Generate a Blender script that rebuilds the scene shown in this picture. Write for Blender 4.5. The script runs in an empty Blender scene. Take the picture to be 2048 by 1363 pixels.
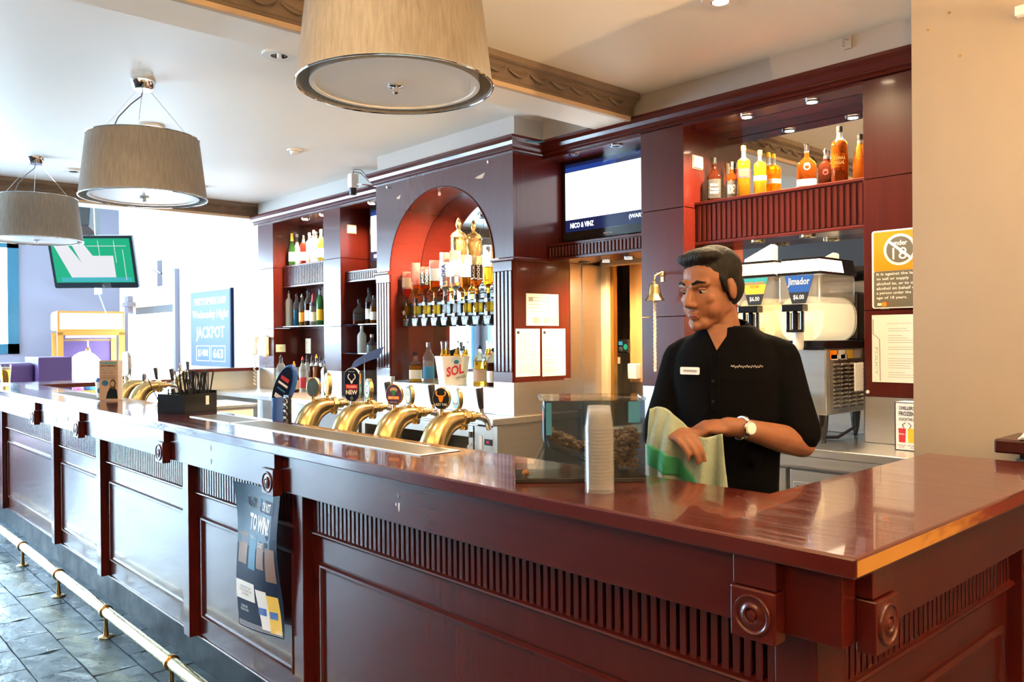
import bpy, math, random
from mathutils import Vector, Matrix
random.seed(7)
SC = bpy.context.scene
COL = SC.collection
PI = math.pi
# ------------------------------------------------------------------ camera
CAM_Z = 1.52
FPX = 1640.81
_yaw, _pit, _rol = (math.radians(a) for a in (-47.611, -0.2278, -0.4557))
_fw = Vector((math.sin(_yaw)*math.cos(_pit), math.cos(_yaw)*math.cos(_pit), math.sin(_pit)))
_r = Vector((math.cos(_yaw), -math.sin(_yaw), 0)); _u = _r.cross(_fw)
_rt = _r*math.cos(_rol) + _u*math.sin(_rol); _up = _rt.cross(_fw)
cam_data = bpy.data.cameras.new('camera'); cam = bpy.data.objects.new('camera', cam_data); COL.objects.link(cam)
cam_data.sensor_fit = 'HORIZONTAL'; cam_data.sensor_width = 36.0; cam_data.lens = FPX/2048*36.0
cam_data.clip_start = 0.05; cam_data.clip_end = 200
cam.matrix_world = Matrix(((_rt.x, _up.x, -_fw.x, 0), (_rt.y, _up.y, -_fw.y, 0), (_rt.z, _up.z, -_fw.z, CAM_Z), (0, 0, 0, 1)))
SC.camera = cam
def ray(x, y): return _fw + _rt*((x-1024)/FPX) - _up*((y-681.5)/FPX)
def on_z(x, y, z): d = ray(x, y); t = (z-CAM_Z)/d.z; return Vector((d.x*t, d.y*t, z))
def on_y(x, y, Y): d = ray(x, y); t = Y/d.y; return Vector((d.x*t, Y, CAM_Z+d.z*t))
def on_x(x, y, X): d = ray(x, y); t = X/d.x; return Vector((X, d.y*t, CAM_Z+d.z*t))
# ------------------------------------------------------------------ world, exposure, large lights
SC.view_settings.view_transform = 'Standard'; SC.view_settings.look = 'None'
SC.view_settings.exposure = 0.9; SC.view_settings.gamma = 1.0; SC.view_settings.use_curve_mapping = False
W = bpy.data.worlds.new('sky'); SC.world = W; W.use_nodes = True
_bg = W.node_tree.nodes['Background']; _bg.inputs[0].default_value = (0.58, 0.79, 1.0, 1); _bg.inputs[1].default_value = 30.0
def portal(loc, rot, sx, sy):
    l = bpy.data.lights.new('daylight_portal', 'AREA'); l.shape = 'RECTANGLE'; l.size = sx; l.size_y = sy
    l.cycles.is_portal = True
    o = bpy.data.objects.new('daylight_portal', l); COL.objects.link(o); o.location = loc; o.rotation_euler = rot
XF = -13.2      # far end wall
YF = -3.2       # street front wall
portal((XF-0.02, 1.34, 2.16), (0, -PI/2, 0), 1.62, 2.64)      # far end window
portal((XF-0.02, -1.58, 1.58), (0, -PI/2, 0), 2.77, 2.93)     # far end glazing
portal((-11.2, YF-0.02, 1.5), (PI/2, 0, 0), 3.4, 2.9)        # street front glazing
portal((-11.73, 4.13, 0.98), (-PI/2, 0, 0), 1.7, 1.9)         # doorway
def spot(loc, power, col=(1, .72, .42), angle=95, blend=.6, r=.03, name='downlight_lamp', rot=(0, 0, 0)):
    l = bpy.data.lights.new(name, 'SPOT'); l.energy = power; l.color = col; l.spot_size = math.radians(angle); l.spot_blend = blend
    l.shadow_soft_size = r
    o = bpy.data.objects.new(name, l); COL.objects.link(o); o.location = loc; o.rotation_euler = rot; return o
# ------------------------------------------------------------------ materials
MT = {}
def mat(name, col, rough=.5, metal=0., coat=0., trans=0., ior=1.45, emit=None, es=0., spec=.5, grain=None, col2=None, amt=.5, bump=0., bscale=None, rvar=0., alpha=1., sheen=0., sub=0., detail=4., coat_r=.05):
    m = bpy.data.materials.new(name); m.use_nodes = True; nt = m.node_tree; b = nt.nodes['Principled BSDF']
    b.inputs['Base Color'].default_value = (*col, 1); b.inputs['Roughness'].default_value = rough; b.inputs['Metallic'].default_value = metal
    b.inputs['Coat Weight'].default_value = coat; b.inputs['Coat Roughness'].default_value = coat_r
    b.inputs['Transmission Weight'].default_value = trans; b.inputs['IOR'].default_value = ior; b.inputs['Alpha'].default_value = alpha
    b.inputs['Specular IOR Level'].default_value = spec; b.inputs['Sheen Weight'].default_value = sheen
    if sub: b.inputs['Subsurface Weight'].default_value = sub; b.inputs['Subsurface Radius'].default_value = (.02, .008, .004)
    if emit: b.inputs['Emission Color'].default_value = (*emit, 1); b.inputs['Emission Strength'].default_value = es
    if grain or bscale:
        tc = nt.nodes.new('ShaderNodeTexCoord')
        def noise(sc, det):
            mp = nt.nodes.new('ShaderNodeMapping'); mp.inputs['Scale'].default_value = sc
            n = nt.nodes.new('ShaderNodeTexNoise'); n.inputs['Scale'].default_value = 1.0; n.inputs['Detail'].default_value = det; n.inputs['Roughness'].default_value = .6
            nt.links.new(tc.outputs['Object'], mp.inputs[0]); nt.links.new(mp.outputs[0], n.inputs['Vector']); return n
        if grain:
            n = noise(grain, detail)
            rp = nt.nodes.new('ShaderNodeValToRGB'); e = rp.color_ramp.elements
            e[0].position = .5-amt*.45; e[1].position = .5+amt*.45
            e[0].color = (*(col2 or tuple(c*.5 for c in col)), 1); e[1].color = (*col, 1)
            nt.links.new(n.outputs[0], rp.inputs[0]); nt.links.new(rp.outputs[0], b.inputs['Base Color'])
            if rvar:
                mr = nt.nodes.new('ShaderNodeMapRange'); mr.inputs['From Min'].default_value = .3; mr.inputs['From Max'].default_value = .7
                mr.inputs['To Min'].default_value = rough; mr.inputs['To Max'].default_value = rough+rvar
                nt.links.new(n.outputs[0], mr.inputs[0]); nt.links.new(mr.outputs[0], b.inputs['Roughness'])
        if bump:
            n2 = noise(bscale or grain, 3.)
            bp = nt.nodes.new('ShaderNodeBump'); bp.inputs['Strength'].default_value = bump; bp.inputs['Distance'].default_value = .01
            nt.links.new(n2.outputs[0], bp.inputs['Height']); nt.links.new(bp.outputs[0], b.inputs['Normal'])
    MT[name] = m; return m
def thin_glass(name, tint=(1, 1, 1), gloss=.08, rough=.02, base=None, basef=0.):
    m = bpy.data.materials.new(name); m.use_nodes = True; nt = m.node_tree; nt.nodes.clear()
    out = nt.nodes.new('ShaderNodeOutputMaterial'); tr = nt.nodes.new('ShaderNodeBsdfTransparent'); tr.inputs[0].default_value = (*tint, 1)
    gl = nt.nodes.new('ShaderNodeBsdfGlossy'); gl.inputs['Roughness'].default_value = rough
    fr = nt.nodes.new('ShaderNodeLayerWeight'); fr.inputs[0].default_value = .25
    mr = nt.nodes.new('ShaderNodeMapRange'); mr.inputs['To Min'].default_value = gloss*.4; mr.inputs['To Max'].default_value = min(1, gloss*5)
    mx = nt.nodes.new('ShaderNodeMixShader'); nt.links.new(fr.outputs['Fresnel'], mr.inputs[0]); nt.links.new(mr.outputs[0], mx.inputs[0])
    s = tr.outputs[0]
    if base:
        df = nt.nodes.new('ShaderNodeBsdfTranslucent'); df.inputs[0].default_value = (*base, 1)
        dd = nt.nodes.new('ShaderNodeBsdfDiffuse'); dd.inputs[0].default_value = (*base, 1)
        m1 = nt.nodes.new('ShaderNodeMixShader'); m1.inputs[0].default_value = .5; nt.links.new(df.outputs[0], m1.inputs[1]); nt.links.new(dd.outputs[0], m1.inputs[2])
        m2 = nt.nodes.new('ShaderNodeMixShader'); m2.inputs[0].default_value = basef; nt.links.new(tr.outputs[0], m2.inputs[1]); nt.links.new(m1.outputs[0], m2.inputs[2])
        s = m2.outputs[0]
    nt.links.new(s, mx.inputs[1]); nt.links.new(gl.outputs[0], mx.inputs[2]); nt.links.new(mx.outputs[0], out.inputs[0])
    MT[name] = m; return m
WD = dict(rough=.27, coat=.2, spec=.45, coat_r=.07, amt=.9)
mat('wood_v', (.078, .0082, .0045), grain=(38, 38, 1.6), col2=(.05, .0054, .0034), **WD)
mat('wood_x', (.078, .0082, .0045), grain=(1.6, 38, 38), col2=(.05, .0054, .0034), **WD)
mat('wood_y', (.078, .0082, .0045), grain=(38, 1.6, 38), col2=(.05, .0054, .0034), **WD)
mat('wood_dark', (.045, .007, .005), grain=(38, 38, 1.6), col2=(.025, .004, .003), **WD)
mat('bar_top_wood', (.07, .0085, .006), rough=.10, coat=.5, coat_r=.04, grain=(3.2, 46, 20), col2=(.075, .011, .008), amt=.8, bump=.05, bscale=(14, 120, 40), rvar=.12)
def worn_lit_material():  # bare wood and warm lamp glow blended into one fading colour
    m = mat('worn_lit_wood', (.50, .23, .045), rough=.45); nt = m.node_tree; b = nt.nodes['Principled BSDF']; L_ = nt.links.new
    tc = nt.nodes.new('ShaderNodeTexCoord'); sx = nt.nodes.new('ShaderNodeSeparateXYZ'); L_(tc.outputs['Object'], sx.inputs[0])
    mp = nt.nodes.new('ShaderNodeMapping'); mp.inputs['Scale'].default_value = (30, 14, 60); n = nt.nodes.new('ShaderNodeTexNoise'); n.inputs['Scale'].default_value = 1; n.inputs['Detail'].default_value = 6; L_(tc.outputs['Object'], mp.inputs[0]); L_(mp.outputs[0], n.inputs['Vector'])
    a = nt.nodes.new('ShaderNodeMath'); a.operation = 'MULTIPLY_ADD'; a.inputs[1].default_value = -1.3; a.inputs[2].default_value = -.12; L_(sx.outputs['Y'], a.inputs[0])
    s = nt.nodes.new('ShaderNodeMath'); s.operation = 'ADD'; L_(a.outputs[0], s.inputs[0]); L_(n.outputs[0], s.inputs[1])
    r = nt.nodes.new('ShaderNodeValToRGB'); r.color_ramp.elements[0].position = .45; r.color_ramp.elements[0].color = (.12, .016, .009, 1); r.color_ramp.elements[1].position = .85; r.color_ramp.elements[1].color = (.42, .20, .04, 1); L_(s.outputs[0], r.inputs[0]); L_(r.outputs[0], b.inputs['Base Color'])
worn_lit_material()
mat('ceiling_paint', (.88, .84, .77), rough=.5, bump=.05, bscale=(1.2, 1.2, 1.2), spec=.3)
mat('wall_grey', (.42, .38, .35), rough=.6, bump=.05, bscale=(6, 6, 6))
mat('wall_beige', (.38, .31, .225), rough=.55, grain=(2, 2, 1), col2=(.34, .27, .195), bump=.12, bscale=(9, 9, 3))
mat('wall_lavender', (.225, .21, .265), rough=.6)
mat('wall_white', (.82, .82, .82), rough=.5)
mat('plaster_brown', (.19, .14, .10), rough=.55, grain=(5, 5, 5), col2=(.14, .10, .07), bump=.3, bscale=(14, 14, 14))
mat('plaster_strip', (.55, .41, .27), rough=.5)
mat('slate', (.065, .125, .175), rough=.2, grain=(5, 7, 5), col2=(.03, .065, .10), amt=.8, bump=.35, bscale=(12, 22, 8), rvar=.22)
mat('grout', (.05, .052, .055), rough=.8)
mat('kick_black', (.010, .020, .034), rough=.35, spec=.25, grain=(6, 6, 6), rvar=.25)
mat('steel', (.66, .64, .60), rough=.3, metal=1., grain=(2, 2, 70), col2=(.6, .58, .54), rvar=.06)
mat('wall_room', (.05, .038, .036), rough=.6)
mat('steel_x', (.70, .68, .64), rough=.3, metal=1., grain=(2, 60, 60), col2=(.64, .62, .58), rvar=.05)
mat('chrome', (.8, .8, .8), rough=.06, metal=1.)
mat('brass', (.80, .61, .30), rough=.16, metal=1., grain=(9, 9, 9), col2=(.62, .44, .19), rvar=.14)
mat('brass_rail', (.80, .68, .40), rough=.22, metal=1., grain=(4, 40, 40), col2=(.7, .56, .3), rvar=.1)
mat('brass_old', (.42, .26, .08), rough=.3, metal=1.)
mat('mirror', (.82, .83, .82), rough=.02, metal=1.)
mat('black', (.012, .012, .013), rough=.35)
mat('black_gloss', (.012, .012, .014), rough=.12, coat=.3)
mat('rubber', (.02, .02, .022), rough=.6)
mat('plastic_grey', (.10, .11, .12), rough=.3)
mat('white_plastic', (.78, .77, .73), rough=.35)
mat('cream_plastic', (.72, .58, .40), rough=.35)
mat('paper', (.82, .80, .75), rough=.7)
mat('paper_ink', (.35, .33, .31), rough=.8)
mat('ink_black', (.02, .02, .02), rough=.6)
mat('print_white', (.85, .85, .83), rough=.5)
mat('sign_orange', (.88, .27, .004), rough=.4)
mat('sign_grey', (.14, .125, .09), rough=.4)
mat('red_print', (.55, .03, .04), rough=.4)
mat('navy_print', (.007, .013, .042), rough=.5, spec=.06)
mat('blue_print', (.02, .10, .42), rough=.4)
mat('sky_print', (.04, .17, .30), rough=.5, spec=.2)
mat('teal_print', (.03, .38, .40), rough=.4)
mat('yellow_print', (.85, .55, .03), rough=.4)
mat('green_print', (.02, .26, .10), rough=.35)
mat('pink_print', (.75, .12, .30), rough=.4)
mat('kraft', (.52, .37, .26), rough=.6)
mat('skin', (.25, .105, .055), rough=.5, spec=.35, sub=.06, grain=(30, 30, 30), col2=(.21, .085, .045))
mat('poster_blue', (.014, .06, .125), rough=.45, spec=.2)
mat('poster_photo', (.22, .14, .10), rough=.5, spec=.2)
mat('skin_lip', (.20, .065, .042), rough=.4)
mat('hair', (.006, .005, .0045), rough=.6, spec=.25, bump=.8, bscale=(120, 120, 20))
mat('shirt', (.0025, .0025, .003), rough=.9, spec=.06, bump=.15, bscale=(260, 260, 260))
mat('trousers', (.004, .004, .005), rough=.9, spec=.2)
mat('towel', (.33, .40, .31), rough=.9, grain=(30, 30, 30), col2=(.27, .33, .25), bump=.3, bscale=(220, 220, 220))
mat('towel_green', (.04, .28, .13), rough=.9)
mat('eye_white', (.7, .68, .64), rough=.2)
mat('shade_string', (.45, .415, .36), rough=.45, spec=.3, grain=(90, 90, .5), col2=(.23, .205, .175), amt=.55, bump=.4, bscale=(160, 160, .6), detail=6.)
mat('shade_disc', (.86, .85, .83), rough=.4)
mat('lamp_glow', (1, .9, .7), emit=(1, .80, .52), es=40.)
mat('switch_plate', (.80, .74, .60), rough=.35)
mat('screen_white', (.02, .02, .02), rough=.2, emit=(.92, .96, 1), es=1.9)
mat('screen_navy', (.01, .01, .02), rough=.15, emit=(.004, .009, .045), es=1.0)
mat('screen_blue', (.01, .01, .02), rough=.15, emit=(.008, .03, .17), es=1.0)
mat('screen_green', (.01, .02, .02), rough=.15, emit=(.0, .40, .17), es=.55)
mat('screen_pale', (.02, .02, .02), rough=.15, emit=(.72, .70, .74), es=.6)
mat('screen_teal', (.01, .02, .02), rough=.15, emit=(.05, .45, .5), es=.5)
mat('header_glow', (.9, .9, .85), emit=(1, .97, .92), es=1.3)
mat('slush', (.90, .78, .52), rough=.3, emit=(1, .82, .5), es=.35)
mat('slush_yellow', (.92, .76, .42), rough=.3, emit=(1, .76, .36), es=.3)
mat('lid_glow', (.95, .85, .7), rough=.3, emit=(1, .85, .62), es=2.4)
mat('lid_glow_red', (.95, .55, .4), rough=.3, emit=(1, .5, .3), es=1.4)
mat('machine_orange', (.42, .17, .025), rough=.4)
mat('booth_purple', (.075, .035, .12), rough=.5)
mat('booth_pink', (.55, .30, .48), rough=.6)
mat('window_teal', (.02, .11, .17), rough=.4)
mat('board_slate', (.055, .095, .145), rough=.6)
mat('pine', (.62, .34, .13), rough=.4, grain=(30, 30, 1.5), col2=(.52, .26, .09))
mat('nut', (.50, .24, .06), rough=.45, grain=(45, 45, 45), col2=(.24, .09, .02))
mat('nut_light', (.45, .24, .07), rough=.5)
mat('nut_red', (.3, .02, .03), rough=.5)
mat('lime', (.35, .6, .05), rough=.4)
mat('lemon', (.85, .5, .03), rough=.4)
mat('beer', (.55, .22, .02), rough=.05, trans=.7, ior=1.33)
mat('foam', (.85, .8, .7), rough=.8)
mat('rope', (.75, .68, .55), rough=.8)
for k, c in dict(amber=(.75, .25, .02), whisky=(.45, .10, .012), cola=(.055, .012, .005), gold=(.88, .46, .03), clear=(.92, .95, .95), blue=(.10, .48, .78), green=(.12, .42, .12), orange=(.95, .38, .04), brown=(.20, .06, .02), frost=(.80, .82, .80), olive=(.6, .62, .12), red=(.6, .06, .04)).items():
    mat('liq_'+k, c, rough=.04 if k != 'frost' else .45, trans=.88 if k not in ('frost', 'cola') else .5, ior=1.18, spec=.6)
mat('glass_solid', (.95, .97, .97), rough=.03, trans=.95, ior=1.12, spec=.6)
thin_glass('pane', (.97, .99, .98)); thin_glass('acrylic', (.82, .86, .88), .12); thin_glass('shelf_glass', (.72, .9, .86), .2)
thin_glass('acrylic_smoke', (.60, .66, .70), .10)
thin_glass('cup_plastic', (.985, .988, .99), .014, .2, (.95, .955, .96), .12)
thin_glass('tank_plastic', (.95, .93, .9), .10, .1, (.9, .85, .75), .3)
thin_glass('fridge_glass', (.55, .68, .74), .25)
def translucent_mix(name, col, fac):
    m = MT[name]; nt = m.node_tree; b = nt.nodes['Principled BSDF']; out = [n for n in nt.nodes if n.type == 'OUTPUT_MATERIAL'][0]
    t = nt.nodes.new('ShaderNodeBsdfTranslucent'); t.inputs[0].default_value = (*col, 1)
    mx = nt.nodes.new('ShaderNodeMixShader'); mx.inputs[0].default_value = fac
    nt.links.new(b.outputs[0], mx.inputs[1]); nt.links.new(t.outputs[0], mx.inputs[2]); nt.links.new(mx.outputs[0], out.inputs[0])
translucent_mix('shade_string', (.5, .46, .4), .35)
# ------------------------------------------------------------------ mesh helpers
class MB:
    def __init__(s): s.v = []; s.f = []
    def add(s, v, f):
        n = len(s.v); s.v += [tuple(p) for p in v]; s.f += [tuple(i+n for i in q) for q in f]; return s
    def box(s, x0, x1, y0, y1, z0, z1):
        if x0 > x1: x0, x1 = x1, x0
        if y0 > y1: y0, y1 = y1, y0
        if z0 > z1: z0, z1 = z1, z0
        return s.add([(x0,y0,z0),(x1,y0,z0),(x1,y1,z0),(x0,y1,z0),(x0,y0,z1),(x1,y0,z1),(x1,y1,z1),(x0,y1,z1)],
                     [(0,3,2,1),(4,5,6,7),(0,1,5,4),(1,2,6,5),(2,3,7,6),(3,0,4,7)])
    def prism(s, poly, a, b, axis='z'):
        n = len(poly)
        def P(p, h): return (p[0], p[1], h) if axis == 'z' else ((p[0], h, p[1]) if axis == 'y' else (h, p[0], p[1]))
        v = [P(p, a) for p in poly]+[P(p, b) for p in poly]
        f = [tuple(range(n-1, -1, -1)), tuple(range(n, 2*n))]+[(i, (i+1) % n, n+(i+1) % n, n+i) for i in range(n)]
        return s.add(v, f)
    def loft(s, secs, n=20, c=(0, 0), cap=(1, 1)):
        # secs: (z, rx, ry, p)
        v = []; f = []
        for (z, rx, ry, p) in secs:
            for i in range(n):
                t = 2*PI*(i+.5)/n; ct, st = math.cos(t), math.sin(t)
                v.append((c[0]+rx*math.copysign(abs(ct)**(2/p), ct), c[1]+ry*math.copysign(abs(st)**(2/p), st), z))
        for k in range(len(secs)-1):
            for i in range(n): j = (i+1) % n; f.append((k*n+i, k*n+j, (k+1)*n+j, (k+1)*n+i))
        if cap[0]: f.append(tuple(range(n-1, -1, -1)))
        if cap[1]: f.append(tuple((len(secs)-1)*n+i for i in range(n)))
        return s.add(v, f)
    def lathe(s, prof, n=20, c=(0, 0), cap=(1, 1)): return s.loft([(z, r, r, 2) for r, z in prof], n, c, cap)
    def tube(s, pts, r, n=10, cap=True):
        pts = [Vector(p) for p in pts]; m = len(pts); rs = r if isinstance(r, (list, tuple)) else [r]*m
        v = []; f = []; d0 = (pts[1]-pts[0]).normalized(); a = Vector((0, 0, 1)) if abs(d0.z) < .9 else Vector((1, 0, 0))
        nx = d0.cross(a).normalized()
        for i, p in enumerate(pts):
            d = (pts[min(i+1, m-1)]-pts[max(i-1, 0)]).normalized()
            nx = (nx-d*nx.dot(d)).normalized(); ny = d.cross(nx)
            for k in range(n): t = 2*PI*k/n; v.append(p+(nx*math.cos(t)+ny*math.sin(t))*rs[i])
        for i in range(m-1):
            for k in range(n): j = (k+1) % n; f.append((i*n+k, i*n+j, (i+1)*n+j, (i+1)*n+k))
        if cap: f.append(tuple(range(n-1, -1, -1))); f.append(tuple((m-1)*n+k for k in range(n)))
        return s.add(v, f)
    def ell(s, c, r, n=14, m=9, M=None):
        v = []; f = []; M = M or Matrix.Identity(3)
        for j in range(1, m):
            ph = PI*j/m
            for i in range(n): t = 2*PI*i/n; v.append(Vector(c)+M @ Vector((r[0]*math.sin(ph)*math.cos(t), r[1]*math.sin(ph)*math.sin(t), -r[2]*math.cos(ph))))
        b = len(v); v.append(Vector(c)+M @ Vector((0, 0, -r[2]))); v.append(Vector(c)+M @ Vector((0, 0, r[2])))
        for j in range(m-2):
            for i in range(n): k = (i+1) % n; f.append((j*n+i, j*n+k, (j+1)*n+k, (j+1)*n+i))
        for i in range(n): k = (i+1) % n; f.append((b, k, i)); f.append((b+1, (m-2)*n+i, (m-2)*n+k))
        return s.add(v, f)
    def cap(s, p, q, r1, r2, n=14):
        # tapered capsule
        p = Vector(p); q = Vector(q); d = (q-p); L = d.length or 1e-4; d = d/L; pts = []; rs = []
        for a in (-80, -55, -28, 0): t = math.radians(a); pts.append(p+d*r1*math.sin(t)); rs.append(r1*math.cos(t))
        for a in (0, 28, 55, 80): t = math.radians(a); pts.append(q+d*r2*math.sin(t)); rs.append(r2*math.cos(t))
        return s.tube(pts, rs, n)
    def sweep(s, prof, path, closed=False):
        # prof: (out, z) offsets; path: xy points, 'out' to the right of travel
        P = [Vector((a, b)) for a, b in path]; m = len(P); k = len(prof); v = []; f = []
        for i in range(m):
            d1 = (P[i]-P[i-1]).normalized() if i > 0 else None
            d2 = (P[i+1]-P[i]).normalized() if i < m-1 else None
            d1 = d1 or d2; d2 = d2 or d1
            n1 = Vector((d1.y, -d1.x)); n2 = Vector((d2.y, -d2.x)); nn = (n1+n2); nn = nn/max(.2, nn.dot(n1)) if nn.length > 1e-6 else n1
            for o, z in prof: v.append((P[i].x+nn.x*o, P[i].y+nn.y*o, z))
        for i in range(m-1):
            for j in range(k): a = (j+1) % k; f.append((i*k+j, (i+1)*k+j, (i+1)*k+a, i*k+a))
        f.append(tuple(range(k))); f.append(tuple((m-1)*k+j for j in range(k-1, -1, -1)))
        return s.add(v, f)
    def grid(s, fn, nu, nv):
        v = [fn(i/nu, j/nv) for j in range(nv+1) for i in range(nu+1)]
        f = [(j*(nu+1)+i, j*(nu+1)+i+1, (j+1)*(nu+1)+i+1, (j+1)*(nu+1)+i) for j in range(nv) for i in range(nu)]
        return s.add(v, f)
    def xf(s, M): s.v = [tuple(M @ Vector(p)) for p in s.v]; return s
def box(*a): return MB().box(*a)
def rotz(a): return Matrix.Rotation(a, 4, 'Z')
def frame(o, right, up):
    r = Vector(right).normalized(); u = Vector(up).normalized(); n = r.cross(u)
    return Matrix(((r.x, u.x, n.x, o[0]), (r.y, u.y, n.y, o[1]), (r.z, u.z, n.z, o[2]), (0, 0, 0, 1)))
def wm(o):
    b = Matrix.LocRotScale(o.location, o.rotation_euler, o.scale)
    return wm(o.parent) @ o.matrix_parent_inverse @ b if o.parent else b
def build(name, mb, m, parent=None, smooth=False, bevel=0., label=None, local=False, seg=2):
    vs = mb.v
    if not vs: return None
    xs = [p[0] for p in vs]; ys = [p[1] for p in vs]; zs = [p[2] for p in vs]
    c = Vector(((min(xs)+max(xs))/2, (min(ys)+max(ys))/2, min(zs)))
    me = bpy.data.meshes.new(name); me.from_pydata([(p[0]-c.x, p[1]-c.y, p[2]-c.z) for p in vs], [], mb.f); me.update()
    me.materials.append(MT[m] if isinstance(m, str) else m)
    if smooth:
        me.polygons.foreach_set('use_smooth', [True]*len(me.polygons)); me.set_sharp_from_angle(angle=.7)
    o = bpy.data.objects.new(name, me); COL.objects.link(o); o.location = c
    if parent:
        o.parent = parent
        if not local: o.matrix_parent_inverse = wm(parent).inverted()
    if bevel:
        b = o.modifiers.new('bevel', 'BEVEL'); b.width = bevel; b.segments = seg; b.limit_method = 'ANGLE'
    if label: o['label'] = label
    return o
def tag(o, label, cat, group=None):
    o['label'] = label; o['category'] = cat
    if group: o['group'] = group
    return o
def thing(name, loc, label, cat, group=None, rz=0.):
    o = bpy.data.objects.new(name, None); COL.objects.link(o); o.location = loc; o.rotation_euler = (0, 0, rz); o.empty_display_size = .05
    return tag(o, label, cat, group)
def struct(name, mb, m, parent=None, **k):
    o = build(name, mb, m, parent, **k)
    if not parent: o['kind'] = 'structure'
    return o
def kids(o): return [c for c in COL.objects if c.parent == o]
def dup(src, parent=None, loc=None, world=None):
    c = src.copy(); COL.objects.link(c)
    if parent: c.parent = parent
    if loc is not None: c.location = loc
    return c
def copy_tree(o, loc=None, rz=None, parent=None, label=None):
    ch = list(o.children) if o.children else kids(o)
    c = o.copy(); COL.objects.link(c)
    if parent: c.parent = parent
    if loc is not None: c.location = loc
    if rz is not None: c.rotation_euler = (0, 0, rz)
    if label: c['label'] = label
    for k in ch: copy_tree(k, parent=c)
    return c
def text(name, s, m, parent, o, right, up, w=None, h=None, bold=0., thick=.0006, lift=.0006, local=False, align='C', keep=False):
    cu = bpy.data.curves.new('txt', 'FONT'); cu.body = s; cu.size = 1.; cu.align_x = 'CENTER'; cu.resolution_u = 2; cu.offset = bold; cu.space_line = .95
    ob = bpy.data.objects.new('txt', cu); me = bpy.data.meshes.new_from_object(ob)
    vs = [v.co.copy() for v in me.vertices]; fs = [tuple(p.vertices) for p in me.polygons]
    bpy.data.objects.remove(ob); bpy.data.curves.remove(cu); bpy.data.meshes.remove(me)
    if not vs: return None
    x0 = min(v.x for v in vs); x1 = max(v.x for v in vs); y0 = min(v.y for v in vs); y1 = max(v.y for v in vs)
    sx = w/(x1-x0) if w else None; sy = h/(y1-y0) if h else None
    if keep and sx and sy: sx = sy = min(sx, sy)
    sx = sx or sy; sy = sy or sx
    cx = (x0+x1)/2 if align == 'C' else x0
    F = frame(o, right, up)
    pts = [F @ Vector(((v.x-cx)*sx, (v.y-(y0+y1)/2)*sy, lift)) for v in vs]
    return build(name, MB().add(pts, fs), m, parent, local=local)
def plate(o, right, up, w, h, t=.001, lift=0.):
    F = frame(o, right, up); return box(-w/2, w/2, -h/2, h/2, lift, lift+t).xf(F)
def rplate(o, right, up, w, h, t=.001, lift=0., r=.01, n=5):
    F = frame(o, right, up); p = []
    for cx, cy, a in ((w/2-r, h/2-r, 0), (-w/2+r, h/2-r, 90), (-w/2+r, -h/2+r, 180), (w/2-r, -h/2+r, 270)):
        for i in range(n+1): t_ = math.radians(a+90*i/n); p.append((cx+r*math.cos(t_), cy+r*math.sin(t_)))
    return MB().prism(p, lift, lift+t).xf(F)
def disc(o, right, up, rx, ry, t=.001, lift=0., n=28):
    F = frame(o, right, up); return MB().prism([(rx*math.cos(2*PI*i/n), ry*math.sin(2*PI*i/n)) for i in range(n)], lift, lift+t).xf(F)
def ring(o, right, up, r0, r1, t=.001, lift=0., n=32, sx=1.):
    F = frame(o, right, up); v = []; f = []
    for i in range(n):
        a = 2*PI*i/n; c, s_ = math.cos(a)*sx, math.sin(a)
        v += [(r0*c, r0*s_, lift), (r1*c, r1*s_, lift), (r1*c, r1*s_, lift+t), (r0*c, r0*s_, lift+t)]
    for i in range(n):
        j = (i+1) % n
        for k in range(4): l = (k+1) % 4; f.append((i*4+k, j*4+k, j*4+l, i*4+l))
    return MB().add(v, f).xf(F)
ORD = ['first', 'second', 'third', 'fourth', 'fifth', 'sixth', 'seventh', 'eighth', 'ninth', 'tenth', 'eleventh', 'twelfth', 'thirteenth', 'fourteenth', 'fifteenth', 'sixteenth', 'seventeenth', 'eighteenth', 'nineteenth', 'twentieth']
# ================================================================== the setting
ZC = 2.99
fl = struct('floor', box(-13.3, 3.6, -3.3, 8.0, -.06, -.006), 'grout')
tile_me = None
tiles = []
TX, TY = .3125, .2
for r in range(0, 12):
    y1 = 1.492-r*TY; y0 = y1-TY
    x = -13.2+(TX/2 if r % 2 else 0)-.05
    while x < -2.9:
        tiles.append((x, y0)); x += TX
def tile_d(t):
    d = t[0]*_fw.x+t[1]*_fw.y; lat = t[0]*_rt.x+t[1]*_rt.y
    px = 1024+FPX*lat/d if d > .3 else -9999; py = 682+FPX*1.52/d if d > .3 else 9999
    vis = -60 < px < 640 and py < 1420
    return (0 if vis else 1, d)
tiles.sort(key=tile_d)
tile_vars = []
def tile_mb(w, h):
    mb = MB(); a = .006
    n = 3
    zz = [[random.uniform(-.0025, .0025) for _ in range(n+1)] for _ in range(n+1)]
    v = []; f = []
    for j in range(n+1):
        for i in range(n+1): v.append((-w/2+w*i/n+random.uniform(-.002, .002), -h/2+h*j/n+random.uniform(-.002, .002), zz[j][i]))
    for j in range(n):
        for i in range(n): f.append((j*4+i, j*4+i+1, j*4+i+5, j*4+i+4))
    rim = [0, 1, 2, 3, 7, 11, 15, 14, 13, 12, 8, 4]; b = len(v)
    for k in rim: v.append((v[k][0]*1.01, v[k][1]*1.01, -.012))
    for k in range(12): l = (k+1) % 12; f.append((rim[l], rim[k], b+k, b+l))
    return mb.add(v, f)
rest = MB()
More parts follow.
